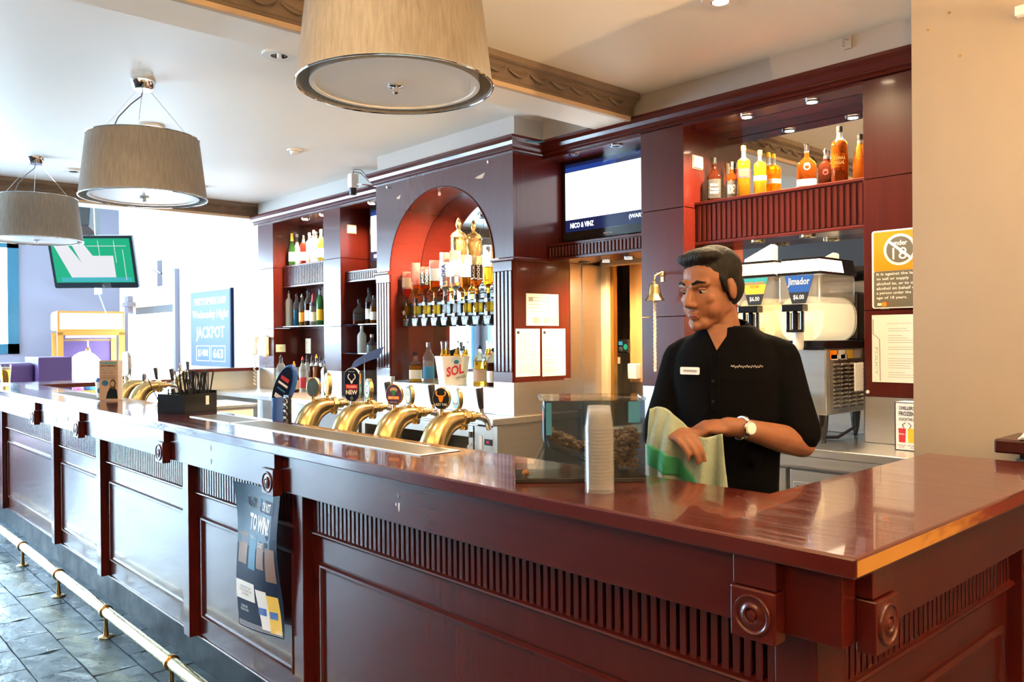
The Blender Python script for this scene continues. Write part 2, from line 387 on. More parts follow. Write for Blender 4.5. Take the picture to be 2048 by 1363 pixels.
for i, (x, y) in enumerate(tiles):
    if i < 290:
        if i < 6:
            o = build('tile', tile_mb(TX-.007, TY-.007), 'slate', fl, smooth=False); tile_vars.append(o)
        else:
            o = tile_vars[i % 6].copy(); COL.objects.link(o)
        o.location = (x+TX/2, y+TY/2, -.012+random.uniform(-.0008, .0012))
        if i >= 6: o.rotation_euler = (0, 0, PI*(i % 2))
    else:
        rest.add([(p[0]+x+TX/2, p[1]+y+TY/2, p[2]) for p in box(-TX/2+.004, TX/2-.004, -TY/2+.004, TY/2-.004, -.01, -.001).v], box(0, 1, 0, 1, 0, 1).f)
for r in range(0, 12):                          # the rest of the room, beyond the frame
    y0 = 1.492-2.4-(r+1)*TY
    for k in range(52): x = -13.2+k*TX; rest.box(x+.004, x+TX-.004, y0+.004, y0+TY-.004, -.01, -.001)
ro = build('tile_field', rest, 'slate', fl); ro['kind'] = 'stuff'
struct('floor_inner', box(-8.4, -.8, 1.52, 4.3, -.006, .0), 'rubber')
struct('floor_room', box(-2.9, 3.5, -3.2, 1.5, -.008, -.001), 'slate')
# ceiling
struct('ceiling', box(-8.55, 3.6, -3.3, 5.6, ZC, ZC+.1), 'ceiling_paint')
struct('ceiling_far', box(-13.3, -8.55, -3.3, 5.6, 3.6, 3.7), 'ceiling_paint')
# transverse beams with plaster cove on the right hand face
def beam(nm, x0, x1, y1, zb):
    b = struct(nm, box(x0, x1, YF, y1, zb, ZC), 'ceiling_paint')
    build('strip', box(x1-.012, x1+.022, YF, y1, zb-.004, zb+.022), 'plaster_strip', b, bevel=.004)
    prof = [(0, zb+.022), (.012, zb+.026), (.012, zb+.04), (.004, zb+.046)]
    for i in range(7): t = i/6*PI/2; prof.append((.004+.044*(1-math.cos(t)), zb+.046+.075*math.sin(t)))
    prof += [(.06, zb+.128), (.06, ZC), (0, ZC)]
    build('cove', MB().sweep(prof, [(x1, y1), (x1, YF)][::-1]), 'plaster_brown', b)
    # carved swags along the cove
    sw = MB()
    y = y1-.1
    while y > -1.2:
        pts = [(x1+.02+.012*math.sin(PI*i/8), y-.14*i/8, zb+.10-.03*math.sin(PI*i/8)) for i in range(9)]
        sw.tube(pts, [.004+.007*math.sin(PI*i/8) for i in range(9)], 6); y -= .16
    build('carved_swag', sw, 'plaster_brown', b, smooth=True)
    return b
beam('trim_1', -3.47, -3.2, 3.93, 2.83)
beam('trim_2', -8.75, -8.47, 3.99, 2.83)
struct('wall_beam', box(-8.75, -8.56, YF, 4.0, 2.99, 3.6), 'ceiling_paint')
# back wall behind the back bar with the service doorway
mb = MB()
mb.box(-8.4, -4.0, 4.32, 4.45, 0, ZC); mb.box(-3.12, 3.6, 4.32, 4.45, 0, ZC); mb.box(-4.0, -3.12, 4.32, 4.45, 2.2, ZC)
struct('wall_back', mb, 'wall_grey')
mb = MB(); mb.box(-8.38, -1.17, 3.955, 4.32, 2.84, ZC); struct('wall_bulkhead', mb, 'wall_grey')
struct('wall_bulkhead_arch', box(-5.635, -4.0, 3.685, 3.955, 2.84, ZC), 'wall_grey')
# cable lying on the cornice
# left part of the back wall, doorway to the bright next room
mb = MB(); mb.box(-13.3, -12.6, 4.0, 4.15, 0, 3.6); mb.box(-10.86, -8.4, 4.0, 4.15, 0, 3.6); mb.box(-12.6, -10.86, 4.0, 4.15, 2.17, 3.6)
struct('wall_back_left', mb, 'wall_white')
mb = MB(); mb.box(-12.75, -12.6, 3.93, 4.0, 0, 2.17); mb.box(-12.75, -12.55, 3.9, 4.0, 2.02, 2.08)
struct('trim_3', mb, 'wall_lavender')
d = struct('trim_4', box(-12.6, -10.86, 4.02, 4.13, 2.0, 2.17), 'plaster_strip')
build('pelmet', box(-12.6, -10.86, 4.04, 4.1, 1.9, 2.0), 'plastic_grey', d)
struct('trim_5', box(-10.86, -10.78, 3.94, 4.0, 0, 2.45), 'wall_lavender')
# far end wall with glazing
mb = MB()
for a in ((-3.3, -3.05, 0, 3.6), (-3.05, 2.66, 2.97, 3.6), (-.12, 0.02, 0, 2.97), (0.02, 2.66, 0, 1.35), (-3.05, -.12, 0, .2), (2.66, 4.15, 0, 3.6)):
    mb.box(XF-.12, XF, a[0], a[1], a[2], a[3])
struct('wall_left', mb, 'wall_lavender')
def window(nm, ax, c, a0, a1, z0, z1, cols, rows=1, w=.1):
    mb = MB(); t0, t1 = c-.06, c+.02
    def bx(a, b, p, q): mb.box(t0, t1, a, b, p, q) if ax == 'x' else mb.box(a, b, t0, t1, p, q)
    bx(a0, a1, z0, z0+w); bx(a0, a1, z1-w, z1); bx(a0, a0+w, z0, z1); bx(a1-w, a1, z0, z1)
    for i in range(1, cols): m_ = a0+(a1-a0)*i/cols; bx(m_-w/2, m_+w/2, z0, z1)
    o = struct(nm, mb, 'window_teal')
    for i in range(cols):
        p = a0+(a1-a0)*i/cols; q = a0+(a1-a0)*(i+1)/cols
        g = MB(); 
        if ax == 'x': g.box(c-.022, c-.018, p+w/2, q-w/2, z0+w, z1-w)
        else: g.box(p+w/2, q-w/2, c-.022, c-.018, z0+w, z1-w)
        build('pane', g, 'pane', o)
    return o
window('window_1', 'x', XF, .02, 2.66, 1.35, 2.97, 2, w=.14)
window('window_2', 'x', XF, -3.05, -.12, .2, 2.97, 3)
# street front wall with glazing at its far end
mb = MB(); mb.box(-13.3, -12.9, YF-.12, YF, 0, 3.6); mb.box(-12.9, -9.5, YF-.12, YF, 2.95, 3.6); mb.box(-9.5, 3.6, YF-.12, YF, 0, 3.6)
struct('wall_front', mb, 'wall_room')
window('window_3', 'y', YF, -12.9, -9.5, .05, 2.95, 3)
# right hand side: the broad pier the bar dies into, and the end of the room
PIY = 2.95
pier = struct('wall_right', box(-1.165, 3.6, PIY, 4.32, 0, ZC), 'wall_beige')
for (px, py) in ((1898, 25), (1920, 111), (1856, 60)):
    p = on_y(px, py, PIY); build('screw_hole', disc(p, (1, 0, 0), (0, 0, 1), .004, .004, .002), 'brass_old', pier)
p = on_y(2043, 28, PIY); build('sensor_box', box(p.x-.012, p.x+.04, PIY-.03, PIY, p.z-.012, p.z+.02), 'white_plastic', pier, bevel=.004)
struct('wall_end', box(3.5, 3.6, -3.2, 2.95, 0, ZC), 'wall_beige')
# service corridor behind the doorway
mb = MB(); mb.box(-4.6, -2.6, 5.5, 5.6, 0, 2.9); mb.box(-2.7, -2.6, 4.45, 5.5, 0, 2.9); mb.box(-4.7, -4.6, 4.45, 5.6, 0, 2.9)
struct('wall_corridor', mb, 'wall_beige')
struct('ceiling_corridor', box(-4.7, -2.6, 4.45, 5.6, 2.2, 2.3), 'ceiling_paint')
dj = thing('door_frame', (-3.99, 4.4, 0), 'olive and steel door frame lining the narrow service doorway beside the bell', 'door frame')
build('steel_jamb', box(-4.0, -3.985, 4.325, 4.52, .9, 2.04), 'steel', dj)
build('jamb', box(-4.0, -3.93, 4.52, 4.60, 0, 2.06), 'plaster_strip', dj, bevel=.004)
build('stop', box(-3.93, -3.90, 4.56, 4.60, 0, 2.06), 'brass_old', dj)
build('head', box(-3.93, -3.12, 4.46, 4.55, 2.03, 2.1), 'plaster_strip', dj)
pw = struct('wall_pine', box(-3.88, -2.72, 4.72, 4.76, 1.19, 2.2), 'pine')
build('panel_below', box(-3.88, -2.72, 4.73, 4.76, 0, 1.19), 'steel', pw)
spot((-3.5, 4.62, 2.15), 14, angle=140)
# ================================================================== the bar
BZ = 1.155
X0, X1, YB0, YB1 = -8.45, -.611, 1.314, 1.72
def slab(poly, z0, z1): return MB().prism(poly, z0, z1)
top = build('worktop', slab([(X0, YB0), (X1, YB0), (X1, 2.65), (-1.005, 2.65), (-1.005, YB1), (-7.87, YB1), (-7.87, 3.0), (X0, 3.0)], 1.118, BZ), 'bar_top_wood', bevel=.005)
tag(top, 'long polished mahogany bar top running to the near corner and turning beside the pier', 'worktop')
e = build('worn_lit_edge', box(X1-.001, X1+.0006, 1.318, 2.64, 1.1235, 1.1495), 'worn_lit_wood', top, label='worn varnish with golden lamp light painted along the edge')  # wear plus golden lamp light painted on the slab edge
bar = thing('bar_counter', (-4.5, 1.5, 0), 'mahogany panelled bar front with reeded frieze, posts and round rosettes', 'bar')
FY, PY, NY = 1.36, 1.44, 1.487          # fascia, post and panel planes
FX, PX, NX = -.657, -.745, -.775
build('fascia', box(-8.4, FX, FY, FY+.05, .98, 1.118), 'wood_x', bar, bevel=.003)
build('fascia', box(FX-.05, FX, FY+.05, 2.65, .98, 1.118), 'wood_y', bar, bevel=.003)
build('carcass', box(-8.36, NX-.02, NY+.012, NY+.04, .14, 1.118), 'wood_dark', bar)
build('carcass', box(NX-.05, NX-.012, NY+.04, 2.65, .14, 1.118), 'wood_dark', bar)
build('inner_panel', box(-7.9, -1.02, 1.60, 1.62, .1, 1.118), 'steel_x', bar)
build('inner_panel', box(-1.03, -1.01, 1.62, 2.65, .1, 1.118), 'steel', bar)
build('kickboard', box(-8.36, PX-.02, NY, NY+.02, 0, .145), 'kick_black', bar)
build('kickboard', box(NX-.02, NX, NY+.02, 2.65, 0, .145), 'kick_black', bar)
build('backing', box(-8.36, NX, NY+.004, NY+.012, .82, .98), 'wood_dark', bar)
build('backing', box(NX-.012, NX-.004, NY+.012, 2.65, .82, .98), 'wood_dark', bar)
# posts and bays
posts = [(-.832, -.745), (-2.785, -2.712), (-3.868, -3.797), (-5.215, -5.135), (-6.245, -6.17), (-7.88, -7.80)]
for i, (a, b) in enumerate(posts):
    build('post', box(a, b, PY, NY+(.01 if i else .063), .15 if i else .12, .98), 'wood_v', bar, bevel=.003)
build('post', box(NX-.01, PX+.015, 2.585, 2.65, .12, .98), 'wood_v', bar, bevel=.003)
SP = .0265
slat_mb = lambda: box(-.0085, .0085, 0, .012, .826, .98)
slat0 = None; nsl = 0
def mould_rect(a0, a1, z0, z1, w=.028, d=.02):
    # picture-frame moulding, drawn in (a, z); returns quads through fn
    mb = MB()
    prof = [(0, 0), (0, d*.55), (w*.25, d), (w*.5, d), (w*.6, d*.55), (w, d*.45), (w, 0)]
    cor = [(a0, z0, 1, 1), (a1, z0, -1, 1), (a1, z1, -1, -1), (a0, z1, 1, -1)]
    v = []; f = []; k = len(prof)
    for (a, z, sa, sz) in cor:
        for o, h in prof: v.append((a+sa*o, -h, z+sz*o))
    for i in range(4):
        j = (i+1) % 4
        for q in range(k): r = (q+1) % k; f.append((i*k+q, j*k+q, j*k+r, i*k+r))
    return mb.add(v, f)
RETM = Matrix(((0, -1, 0, NX), (1, 0, 0, 0), (0, 0, 1, 0), (0, 0, 0, 1)))      # (a, -h, z) -> return face
def bay(a, b, ret=False, bead_end=(0, 0)):
    global slat0, nsl
    M = RETM if ret else Matrix.Translation((0, NY, 0))
    W_ = 'wood_y' if ret else 'wood_x'
    build('rail', box(a, b, -.004, .02, .145, .825).xf(M), 'wood_v', bar)
    pn = build('panel', box(a+.085, b-.085, -.008, .0, .275, .695).xf(M), 'wood_v', bar, bevel=.002)
    build('panel_moulding', mould_rect(a+.062, b-.062, .25, .717).xf(M), W_, bar)
    bd = [(0, .806), (.012, .806), (.014, .812)]+[(.014+.013*math.sin(t), .82-.008*math.cos(t)) for t in (0, .5, 1, 1.57, 2.1, 2.6, 3.1)]+[(.01, .832), (0, .834)]
    build('dado_bead', MB().prism([(-o, z) for o, z in bd], a, b, 'x').xf(M), W_, bar, smooth=True)
    build('lower_bead', box(a, b, -.012, .0, .145, .158).xf(M), W_, bar, bevel=.004)
    n = int((b-a)/SP); off = ((b-a)-(n-1)*SP)/2
    for i in range(n):
        p = a+off+i*SP
        loc = M @ Vector((p, -.009, .826))
        if slat0 is None:
            slat0 = build('slat', slat_mb(), 'wood_v', bar, bevel=.0015, seg=1); o = slat0
        else:
            o = slat0.copy(); COL.objects.link(o)
        o.location = loc; o.rotation_euler = (0, 0, PI/2 if ret else 0); nsl += 1
# slat0 was centred: its origin sits at the bottom centre of the strip
bay(-2.712, -.832); bay(-3.797, -2.785); bay(-5.135, -3.868); bay(-6.17, -5.215); bay(-7.80, -6.245)
bay(1.55, 2.585, ret=True)
build('panel', box(-8.36, -7.88, NY-.004, NY+.01, .145, .98), 'wood_v', bar)
# rosette blocks below the slab
def rosette(M):
    b1 = build('rosette_block', box(-.044, .044, -.03, 0, 1.062, 1.118).xf(M), 'wood_v', bar, bevel=.002)
    b2 = build('rosette_block', box(-.046, .046, -.037, 0, .966, 1.060).xf(M), 'wood_v', bar, bevel=.003)
    prof = [(.038, 0), (.038, .002), (.036, .0045), (.033, .0045), (.031, .002), (.027, .001), (.020, .003), (.017, .0055), (.014, .0055), (.012, .002), (.010, .002), (.008, .005), (.001, .006)]
    R_ = Matrix.Translation((0, -.037, 1.013)) @ Matrix.Rotation(PI/2, 4, 'X')
    build('rosette', MB().lathe(prof, 28).xf(M @ R_), 'wood_v', b2, smooth=True)
for x in (-.808, -2.75, -3.835, -5.175, -6.21, -7.84): rosette(Matrix.Translation((x, FY, 0)))
rosette(Matrix(((0, -1, 0, FX), (1, 0, 0, 1.455), (0, 0, 1, 0), (0, 0, 0, 1))))
# scuffs on the fascia
def scuff(px, py, w, h, m='print_white', par=bar, Y=None):
    p = on_y(px, py, Y or FY); mb = MB(); pts = []
    for i in range(9): t = 2*PI*i/9; k = random.uniform(.5, 1); pts.append((p.x+w*k*math.cos(t), p.z+h*k*math.sin(t)))
    build('scuff', MB().prism(pts, (Y or FY)-.0006, (Y or FY)+.001, 'y'), m, par)
scuff(797, 990, .007, .012, 'plastic_grey'); scuff(798, 1012, .006, .016); scuff(792, 1008, .005, .006)
scuff(136, 838, .03, .022, 'paper_ink'); scuff(113, 840, .02, .03, 'paper_ink')
for q in ((422, 895), (423, 922)): scuff(q[0], q[1], .008, .016, 'kick_black')
# foot rail
fr = thing('foot_rail', (-6, 1.29, 0), 'brass foot rail on short flanged posts along the slate floor', 'rail')
build('tube', MB().tube([(-9.9, 1.29, .132), (-2.6, 1.29, .132)], .026, 20), 'brass_rail', fr, smooth=True)
for k in range(7):
    x = -3.61-.917*k
    build('collar', MB().tube([(x-.014, 1.29, .132), (x-.009, 1.29, .132), (x+.009, 1.29, .132), (x+.014, 1.29, .132)], [.029, .034, .034, .029], 20), 'brass_old', fr, smooth=True)
    build('stem', MB().lathe([(.016, .006), (.012, .02), (.009, .06), (.009, .11)], 14, (x, 1.29)), 'brass_old', fr, smooth=True)
    build('flange', MB().lathe([(.036, .0), (.038, .004), (.034, .008), (.018, .012)], 24, (x, 1.29)), 'brass_rail', fr, smooth=True)
# poster taped to the bar front
po = thing('poster', (-3.1, 1.43, .35), 'dark blue curling competition poster taped to the bar front beside a post', 'poster')
PT = [on_y(473, 960, 1.42), on_y(568, 985, 1.42), on_y(487, 1245, 1.46), on_y(571, 1278, 1.42)]
def pos(u, v, lift=0.):
    a = PT[0].lerp(PT[1], u); b = PT[2].lerp(PT[3], u); p = a.lerp(b, v)
    p.y = 1.405+.03*v*(1-u)+.010*math.sin(u*4+v*3)+.008*math.sin(v*7+u*2)-lift
    return p
build('sheet', MB().grid(lambda u, v: pos(u, v), 14, 22), 'navy_print', po, smooth=True)
def pos_patch(nm, u0, u1, v0, v1, m, lift=.0015, skew=0.): build(nm, MB().grid(lambda a, b: pos(u0+(u1-u0)*a+skew*b, v0+(v1-v0)*b, lift), 6, 6), m, po, smooth=True)
pos_patch('sky_band', .0, .85, .0, .42, 'poster_blue', .0004)
pos_patch('photo_strip', .05, .28, .33, .55, 'poster_photo', .0008); pos_patch('photo_strip', .33, .52, .34, .57, 'sky_print', .0008); pos_patch('photo_strip', .55, .72, .37, .55, 'poster_photo', .0008); pos_patch('photo_strip', .76, .95, .39, .62, 'poster_photo', .0008)
pos_patch('text_box', .0, .48, .67, .80, 'paper', .0008)
pos_patch('beer_glass_print', .5, .72, .70, .97, 'print_white', .0008, .1); pos_patch('beer_glass_print', .72, .93, .72, .98, 'yellow_print', .0009, .04); pos_patch('price_tag', .55, .70, .82, .87, 'blue_print', .0013); pos_patch('price_tag', .76, .9, .83, .88, 'blue_print', .0013)
for k in range(4): pos_patch('rule', .02, .98, .955+k*.01, .958+k*.01, 'print_white', .0009)
def pos_text(s, u, v, w, h, m='print_white', bold=.02):
    t = text('lettering', s, m, None, (0, 0, 0), (1, 0, 0), (0, 1, 0), w/.46, h/.78, bold, lift=0)
    l = t.location.copy()
    for q in t.data.vertices: q.co = pos(u+(q.co.x+l.x), v-(q.co.y+l.y), .0016+q.co.z*.5)
    t.data.update(); t.location = (0, 0, 0); t.parent = po; t.matrix_parent_inverse = wm(po).inverted()
pos_patch('headline_box', .2, .5, .075, .16, 'paper_ink', .0008); pos_patch('headline_box', .52, .88, .08, .17, 'navy_print', .0008)
pos_text('READY', .36, .12, .09, .05, 'navy_print'); pos_text('OR NOT', .70, .128, .1, .05); pos_text('TO WIN?', .56, .25, .24, .09, bold=.04)
pos_text('EASY PEASY', .42, .355, .055, .014, bold=0); pos_text('START FLOOR\nSHOWING', .63, .385, .06, .025, bold=0)
pos_text('OF CARTON DAY TO SAVE\nTS FOR YOUR CHANCE TO AN\nEPIC EXPERIENCE', .25, .735, .15, .05, 'ink_black', 0); pos_text('TO PEOPLE OVER\nTHE AGE OF 18 ONLY', .2, .86, .1, .032, bold=0)
# ================================================================== back bar joinery
ZW0, ZW1 = 1.222, 2.752
def pil(par, x0, x1, y0, y1, splits=(1.638, 2.272), z1=ZW1, z0=ZW0):
    zs = [z0]+list(splits)+[z1]
    for a, b in zip(zs[:-1], zs[1:]): build('pilaster_panel', box(x0, x1, y0, y1, a+.0015, b-.0015), 'wood_v', par, bevel=.0015, seg=1)
def reeds(par, x0, x1, y, z0, z1, pitch=.033, w=.02, d=.012):
    build('valance_board', box(x0, x1, y, y+.03, z0, z1), 'wood_dark', par)
    n = int((x1-x0)/pitch); off = ((x1-x0)-(n-1)*pitch)/2; s0 = None
    for i in range(n):
        x = x0+off+i*pitch
        if s0 is None: s0 = build('reed', box(x-w/2, x+w/2, y-d, y, z0+.004, z1-.004), 'wood_v', par, bevel=.002, seg=1); l0 = s0.location.copy()
        else: o = s0.copy(); COL.objects.link(o); o.location = (l0.x+i*pitch, l0.y, l0.z)
def shelf_edge(par, x0, x1, y0, y1, z0, z1, nm='shelf'): build(nm, box(x0, x1, y0, y1, z0, z1), 'wood_x', par, bevel=.003)
def downlight(x, y, z, label, lit=True, power=0., r=.042, angle=110, group=None, tilt=None, m='chrome'):
    o = thing('downlight', (x, y, z-.008), label, 'downlight', group)
    build('trim_ring', ring((x, y, z-.001), (1, 0, 0), (0, -1, 0), r*.66, r, .007), m, o, smooth=True)
    build('lens' if lit else 'lamp_hole', disc((x, y, z-.0015), (1, 0, 0), (0, -1, 0), r*.62, r*.62, .003), 'lamp_glow' if lit else 'black', o)
    if power: spot((x, y, z-.014), power, angle=angle)
    return o
# --- right hand shelf cabinet
rc = thing('back_bar_cabinet', (-2.3, 4.1, 1.22), 'mahogany cabinet with lit bottle shelf, reeded valance and mirror behind the slush machine', 'cabinet')
pil(rc, -3.154, -2.84, 3.95, 4.30); pil(rc, -1.79, -1.2, 3.95, 4.30)
build('soffit', box(-2.84, -1.79, 3.95, 4.27, 2.735, 2.752), 'wood_x', rc); build('soffit_groove', box(-2.84, -1.79, 4.10, 4.103, 2.733, 2.736), 'black', rc)
build('mirror_back', box(-2.84, -1.79, 4.262, 4.272, 1.22, 2.735), 'mirror', rc)
build('back_board', box(-2.84, -1.79, 4.272, 4.3, 1.0, 2.752), 'wood_dark', rc)
build('splashback', box(-2.84, -1.79, 4.255, 4.272, 1.002, 1.22), 'steel_x', rc)
build('splashback', box(-1.79, -1.2, 3.945, 3.95, 1.002, ZW0), 'steel', rc); build('splashback', box(-1.792, -1.787, 3.945, 4.26, 1.002, ZW0), 'steel', rc)
build('plinth', box(-3.15, -2.84, 3.952, 4.3, 1.002, ZW0), 'steel', rc); build('plinth_core', box(-1.787, -1.2, 3.951, 4.3, 1.002, ZW0), 'steel', rc)
shelf_edge(rc, -2.84, -1.79, 4.055, 4.262, 2.288, 2.306); reeds(rc, -2.84, -1.79, 4.07, 2.07, 2.288); shelf_edge(rc, -2.84, -1.79, 4.055, 4.262, 2.052, 2.07)
for i, (px, py) in enumerate(((1484, 229), (1619, 200))):
    q = on_z(px, py, 2.735); downlight(q.x, 4.03, 2.735, ('warm lit downlight above the square whisky bottles', 'warm lit downlight nearest the pier above the tall whisky bottle')[i], power=120, angle=150)
for i, (px, py) in enumerate(((1562, 488), (1640, 475))):
    q = on_z(px, py, 2.052); downlight(q.x, 4.13, 2.052, ('unlit', 'dark')[i]+' downlight ring under the reeded valance over the '+('left', 'right')[i]+' slush bowl', lit=False, m='brass_rail')
# --- TV niche above the service doorway
tn = thing('back_bar_bridge', (-3.57, 4.2, 2.04), 'mahogany bridging shelf with reeded edge above the service doorway', 'shelf')
shelf_edge(tn, -4.0, -3.154, 3.985, 4.32, 2.14, 2.158); reeds(tn, -3.995, -3.154, 4.0, 2.062, 2.14, .030, .018); shelf_edge(tn, -4.0, -3.154, 3.985, 4.32, 2.044, 2.062)
build('soffit', box(-4.0, -3.154, 3.95, 4.32, 2.735, 2.752), 'wood_x', tn); build('back_board', box(-4.0, -3.154, 4.3, 4.32, 2.158, 2.735), 'wood_dark', tn)
for i, (px, py) in enumerate(((1150, 309), (1233, 290))):
    q = on_z(px, py, 2.735); downlight(q.x, q.y, 2.735, 'unlit recessed downlight above the right television, '+('left', 'right')[i]+' one', lit=False, m='chrome')
for i, (px, py, lit) in enumerate(((1168, 524, 0), (1212, 521, 1), (1257, 515, 1))):
    q = on_z(px, py, 2.044); downlight(q.x, q.y, 2.044, ('unlit downlight under the bridging shelf beside the arched unit', 'lit downlight under the middle of the bridging shelf', 'lit downlight under the bridging shelf beside the bell pilaster')[i], lit=bool(lit), power=45 if lit else 0, angle=150, r=.04)
# --- arched centre unit
ar = thing('arched_back_bar', (-4.82, 3.8, 1.0), 'projecting mahogany back bar unit with wide arch, fluted pilasters and mirrored recess', 'back bar unit')
AX0, AX1, AY = -5.635, -4.0, 3.67
HX0, HX1, SPZ, APZ = -5.435, -4.2, 2.045, 2.622
def arch_pts(n=28, g=0.):
    cx = (HX0+HX1)/2; a = (HX1-HX0)/2+g; b = APZ-SPZ+g
    return [(cx-a*math.cos(PI*i/n), SPZ+b*math.sin(PI*i/n)) for i in range(n+1)]
ap = arch_pts(); fv = []; ff = []
for y in (AY, AY+.03):
    for x, z in ap: fv.append((x, y, z))
    for x, z in ap: fv.append((x, y, ZW1))
n = len(ap)
for i in range(n-1):
    ff.append((i, n+i, n+i+1, i+1)); ff.append((2*n+i, 2*n+i+1, 3*n+i+1, 3*n+i)); ff.append((i, i+1, 2*n+i+1, 2*n+i)); ff.append((n+i, 3*n+i, 3*n+i+1, n+i+1))
fm = MB().add(fv, ff); fm.box(AX0, HX0, AY, AY+.03, ZW0, ZW1); fm.box(HX1, AX1, AY, AY+.03, ZW0, ZW1)
build('arch_front', fm, 'wood_v', ar)
v = []; f = []
for x, z in ap: v += [(x, AY+.03, z), (x, 3.96, z)]
for i in range(n-1): f.append((2*i, 2*i+1, 2*i+3, 2*i+2))
lm = MB().add(v, f); lm.box(HX0-.02, HX0, AY+.03, 3.97, 1.19, SPZ); lm.box(HX1, HX1+.02, AY+.03, 3.97, 1.19, SPZ)
build('arch_lining', lm, 'wood_y', ar, smooth=True)
build('arch_bead', MB().tube([(x, AY-.002, z) for x, z in arch_pts(36, .006)], .006, 6), 'wood_x', ar, smooth=True)
build('mirror_back', box(HX0-.02, HX1+.02, 3.962, 3.97, 1.0, APZ+.02), 'mirror', ar)
build('side_panel', box(AX1-.02, AX1, AY+.03, 4.32, ZW0, ZW1), 'wood_v', ar, bevel=.002)
build('side_panel', box(AX0, AX0+.02, AY+.03, 4.32, ZW0, ZW1), 'wood_v', ar)
build('top_board', box(AX0+.02, AX1-.02, AY+.03, 4.3, ZW1-.02, ZW1-.001), 'wood_dark', ar)
for (a, b) in ((AX0, HX0), (HX1, AX1)):       # fluted pilasters: ribs standing proud with gaps as flutes
    w = (b-a); k = 5; gap = .011; rw = (w-.02-gap*(k-1))/k
    build('pilaster_base', box(a+.006, b-.004, AY-.014, AY, ZW0, ZW0+.07), 'wood_v', ar, bevel=.002)
    build('pilaster_head', box(a+.006, b-.004, AY-.014, AY, 1.965, 2.03), 'wood_v', ar, bevel=.002)
    for i in range(k):
        x = a+.01+i*(rw+gap); build('rib', box(x, x+rw, AY-.013, AY, ZW0+.07, 1.965), 'wood_v', ar, bevel=.003)
    cp = [(.0, 2.028), (.022, 2.030), (.03, 2.036), (.03, 2.046), (.022, 2.054), (.0, 2.056)]
    path = [(a-.004, AY), (b, AY)] if a == AX0 else [(a-.004, AY), (AX1, AY), (AX1, 3.985)]
    build('capital_moulding', MB().sweep(cp, path), 'wood_x', ar)
    build('plinth', box(a+.002, b+(.002 if b == AX1 else 0), AY-.008, AY+.03, 1.002, ZW0), 'steel', ar)
build('side_cladding', box(AX1-.02, AX1+.003, AY+.03, 4.2, 1.002, ZW0), 'steel', ar)
build('jamb_cladding', box(AX1-.02, AX1+.004, 4.206, 4.322, 1.002, 2.04), 'steel', ar)
build('cladding_strip', box(AX1-.02, AX1+.012, 4.14, 4.205, 1.002, ZW0+.01), 'steel', ar, bevel=.003)
build('ledge', box(HX0, HX1, AY+.005, 3.96, 1.002, 1.18), 'steel_x', ar, bevel=.003)
# paint chips and hooks on the arch front
for (px, py, w, h) in ((797, 394, .03, .015), (960, 352, .055, .017)):
    q = on_y(px, py, AY); build('bare_patch', MB().prism([(q.x-w, q.z-h*.3), (q.x-w*.2, q.z-h), (q.x+w*.5, q.z-h), (q.x+w, q.z+h), (q.x-w*.2, q.z+h*.3)], AY-.001, AY+.001, 'y'), 'kraft', ar)
for (px, py) in ((778, 376), (980, 326)):
    q = on_y(px, py, AY); build('hook', MB().tube([(q.x, AY, q.z), (q.x, AY-.02, q.z), (q.x, AY-.022, q.z+.012)], .003, 6), 'chrome', ar)
q = on_y(879, 385, 3.75); build('bulb_stub', MB().lathe([(.008, 0), (.012, .012), (.006, .03)], 10, (q.x, 3.75)).xf(Matrix.Translation((0, 0, q.z-.02))), 'white_plastic', ar, smooth=True)
spot((-4.95, 3.8, 2.54), 140, angle=160); spot((-4.5, 3.8, 2.5), 180, angle=160)
# --- left television niche
ln = thing('back_bar_niche', (-6.15, 4.15, 1.22), 'mahogany niche between white lit pilaster and arched unit holding a television over glass shelves', 'shelving')
pil(ln, -6.984, -6.672, 3.95, 4.30)
shelf_edge(ln, -6.672, AX0, 4.0, 4.3, 2.128, 2.146); reeds(ln, -6.672, AX0, 4.012, 2.06, 2.128, .030, .018); shelf_edge(ln, -6.672, AX0, 4.0, 4.3, 2.042, 2.06)
build('soffit', box(-6.672, AX0, 3.95, 4.3, 2.735, 2.752), 'wood_x', ln); build('back_board', box(-6.672, AX0, 4.285, 4.31, 1.0, 2.735), 'wood_dark', ln)
for z in (1.655, 1.392): build('glass_shelf', box(-6.668, AX0-.005, 3.97, 4.28, z-.008, z), 'shelf_glass', ln)
build('plinth', box(-6.98, -6.676, 3.952, 4.3, 1.002, ZW0), 'steel', ln)
q = on_z(727, 404, 2.735); downlight(q.x, 4.04, 2.735, 'bright lit downlight above the left wall television', power=90, angle=150)
# --- far left shelf cabinet
lc = thing('back_bar_cabinet', (-7.68, 4.1, 1.0), 'far left mahogany cabinet with champagne bottles, reeded valance and glass shelf', 'cabinet')
pil(lc, -8.38, -8.03, 3.95, 4.30)
build('soffit', box(-8.03, -6.984, 3.95, 4.27, 2.735, 2.752), 'wood_x', lc); build('mirror_back', box(-8.03, -6.984, 4.262, 4.272, 2.28, 2.735), 'mirror', lc); build('back_board', box(-8.03, -6.984, 4.272, 4.3, 1.0, 2.752), 'wood_dark', lc)
shelf_edge(lc, -8.03, -6.984, 4.055, 4.262, 2.272, 2.292); reeds(lc, -8.03, -6.984, 4.07, 2.082, 2.272); shelf_edge(lc, -8.03, -6.984, 4.055, 4.262, 2.062, 2.082)
build('glass_shelf', box(-8.025, -6.99, 3.97, 4.262, 1.648, 1.656), 'shelf_glass', lc)
build('plinth', box(-8.378, -8.034, 3.952, 4.3, 1.002, ZW0), 'steel', lc); build('splashback', box(-8.03, -6.984, 4.255, 4.272, 1.002, 1.24), 'steel_x', lc)
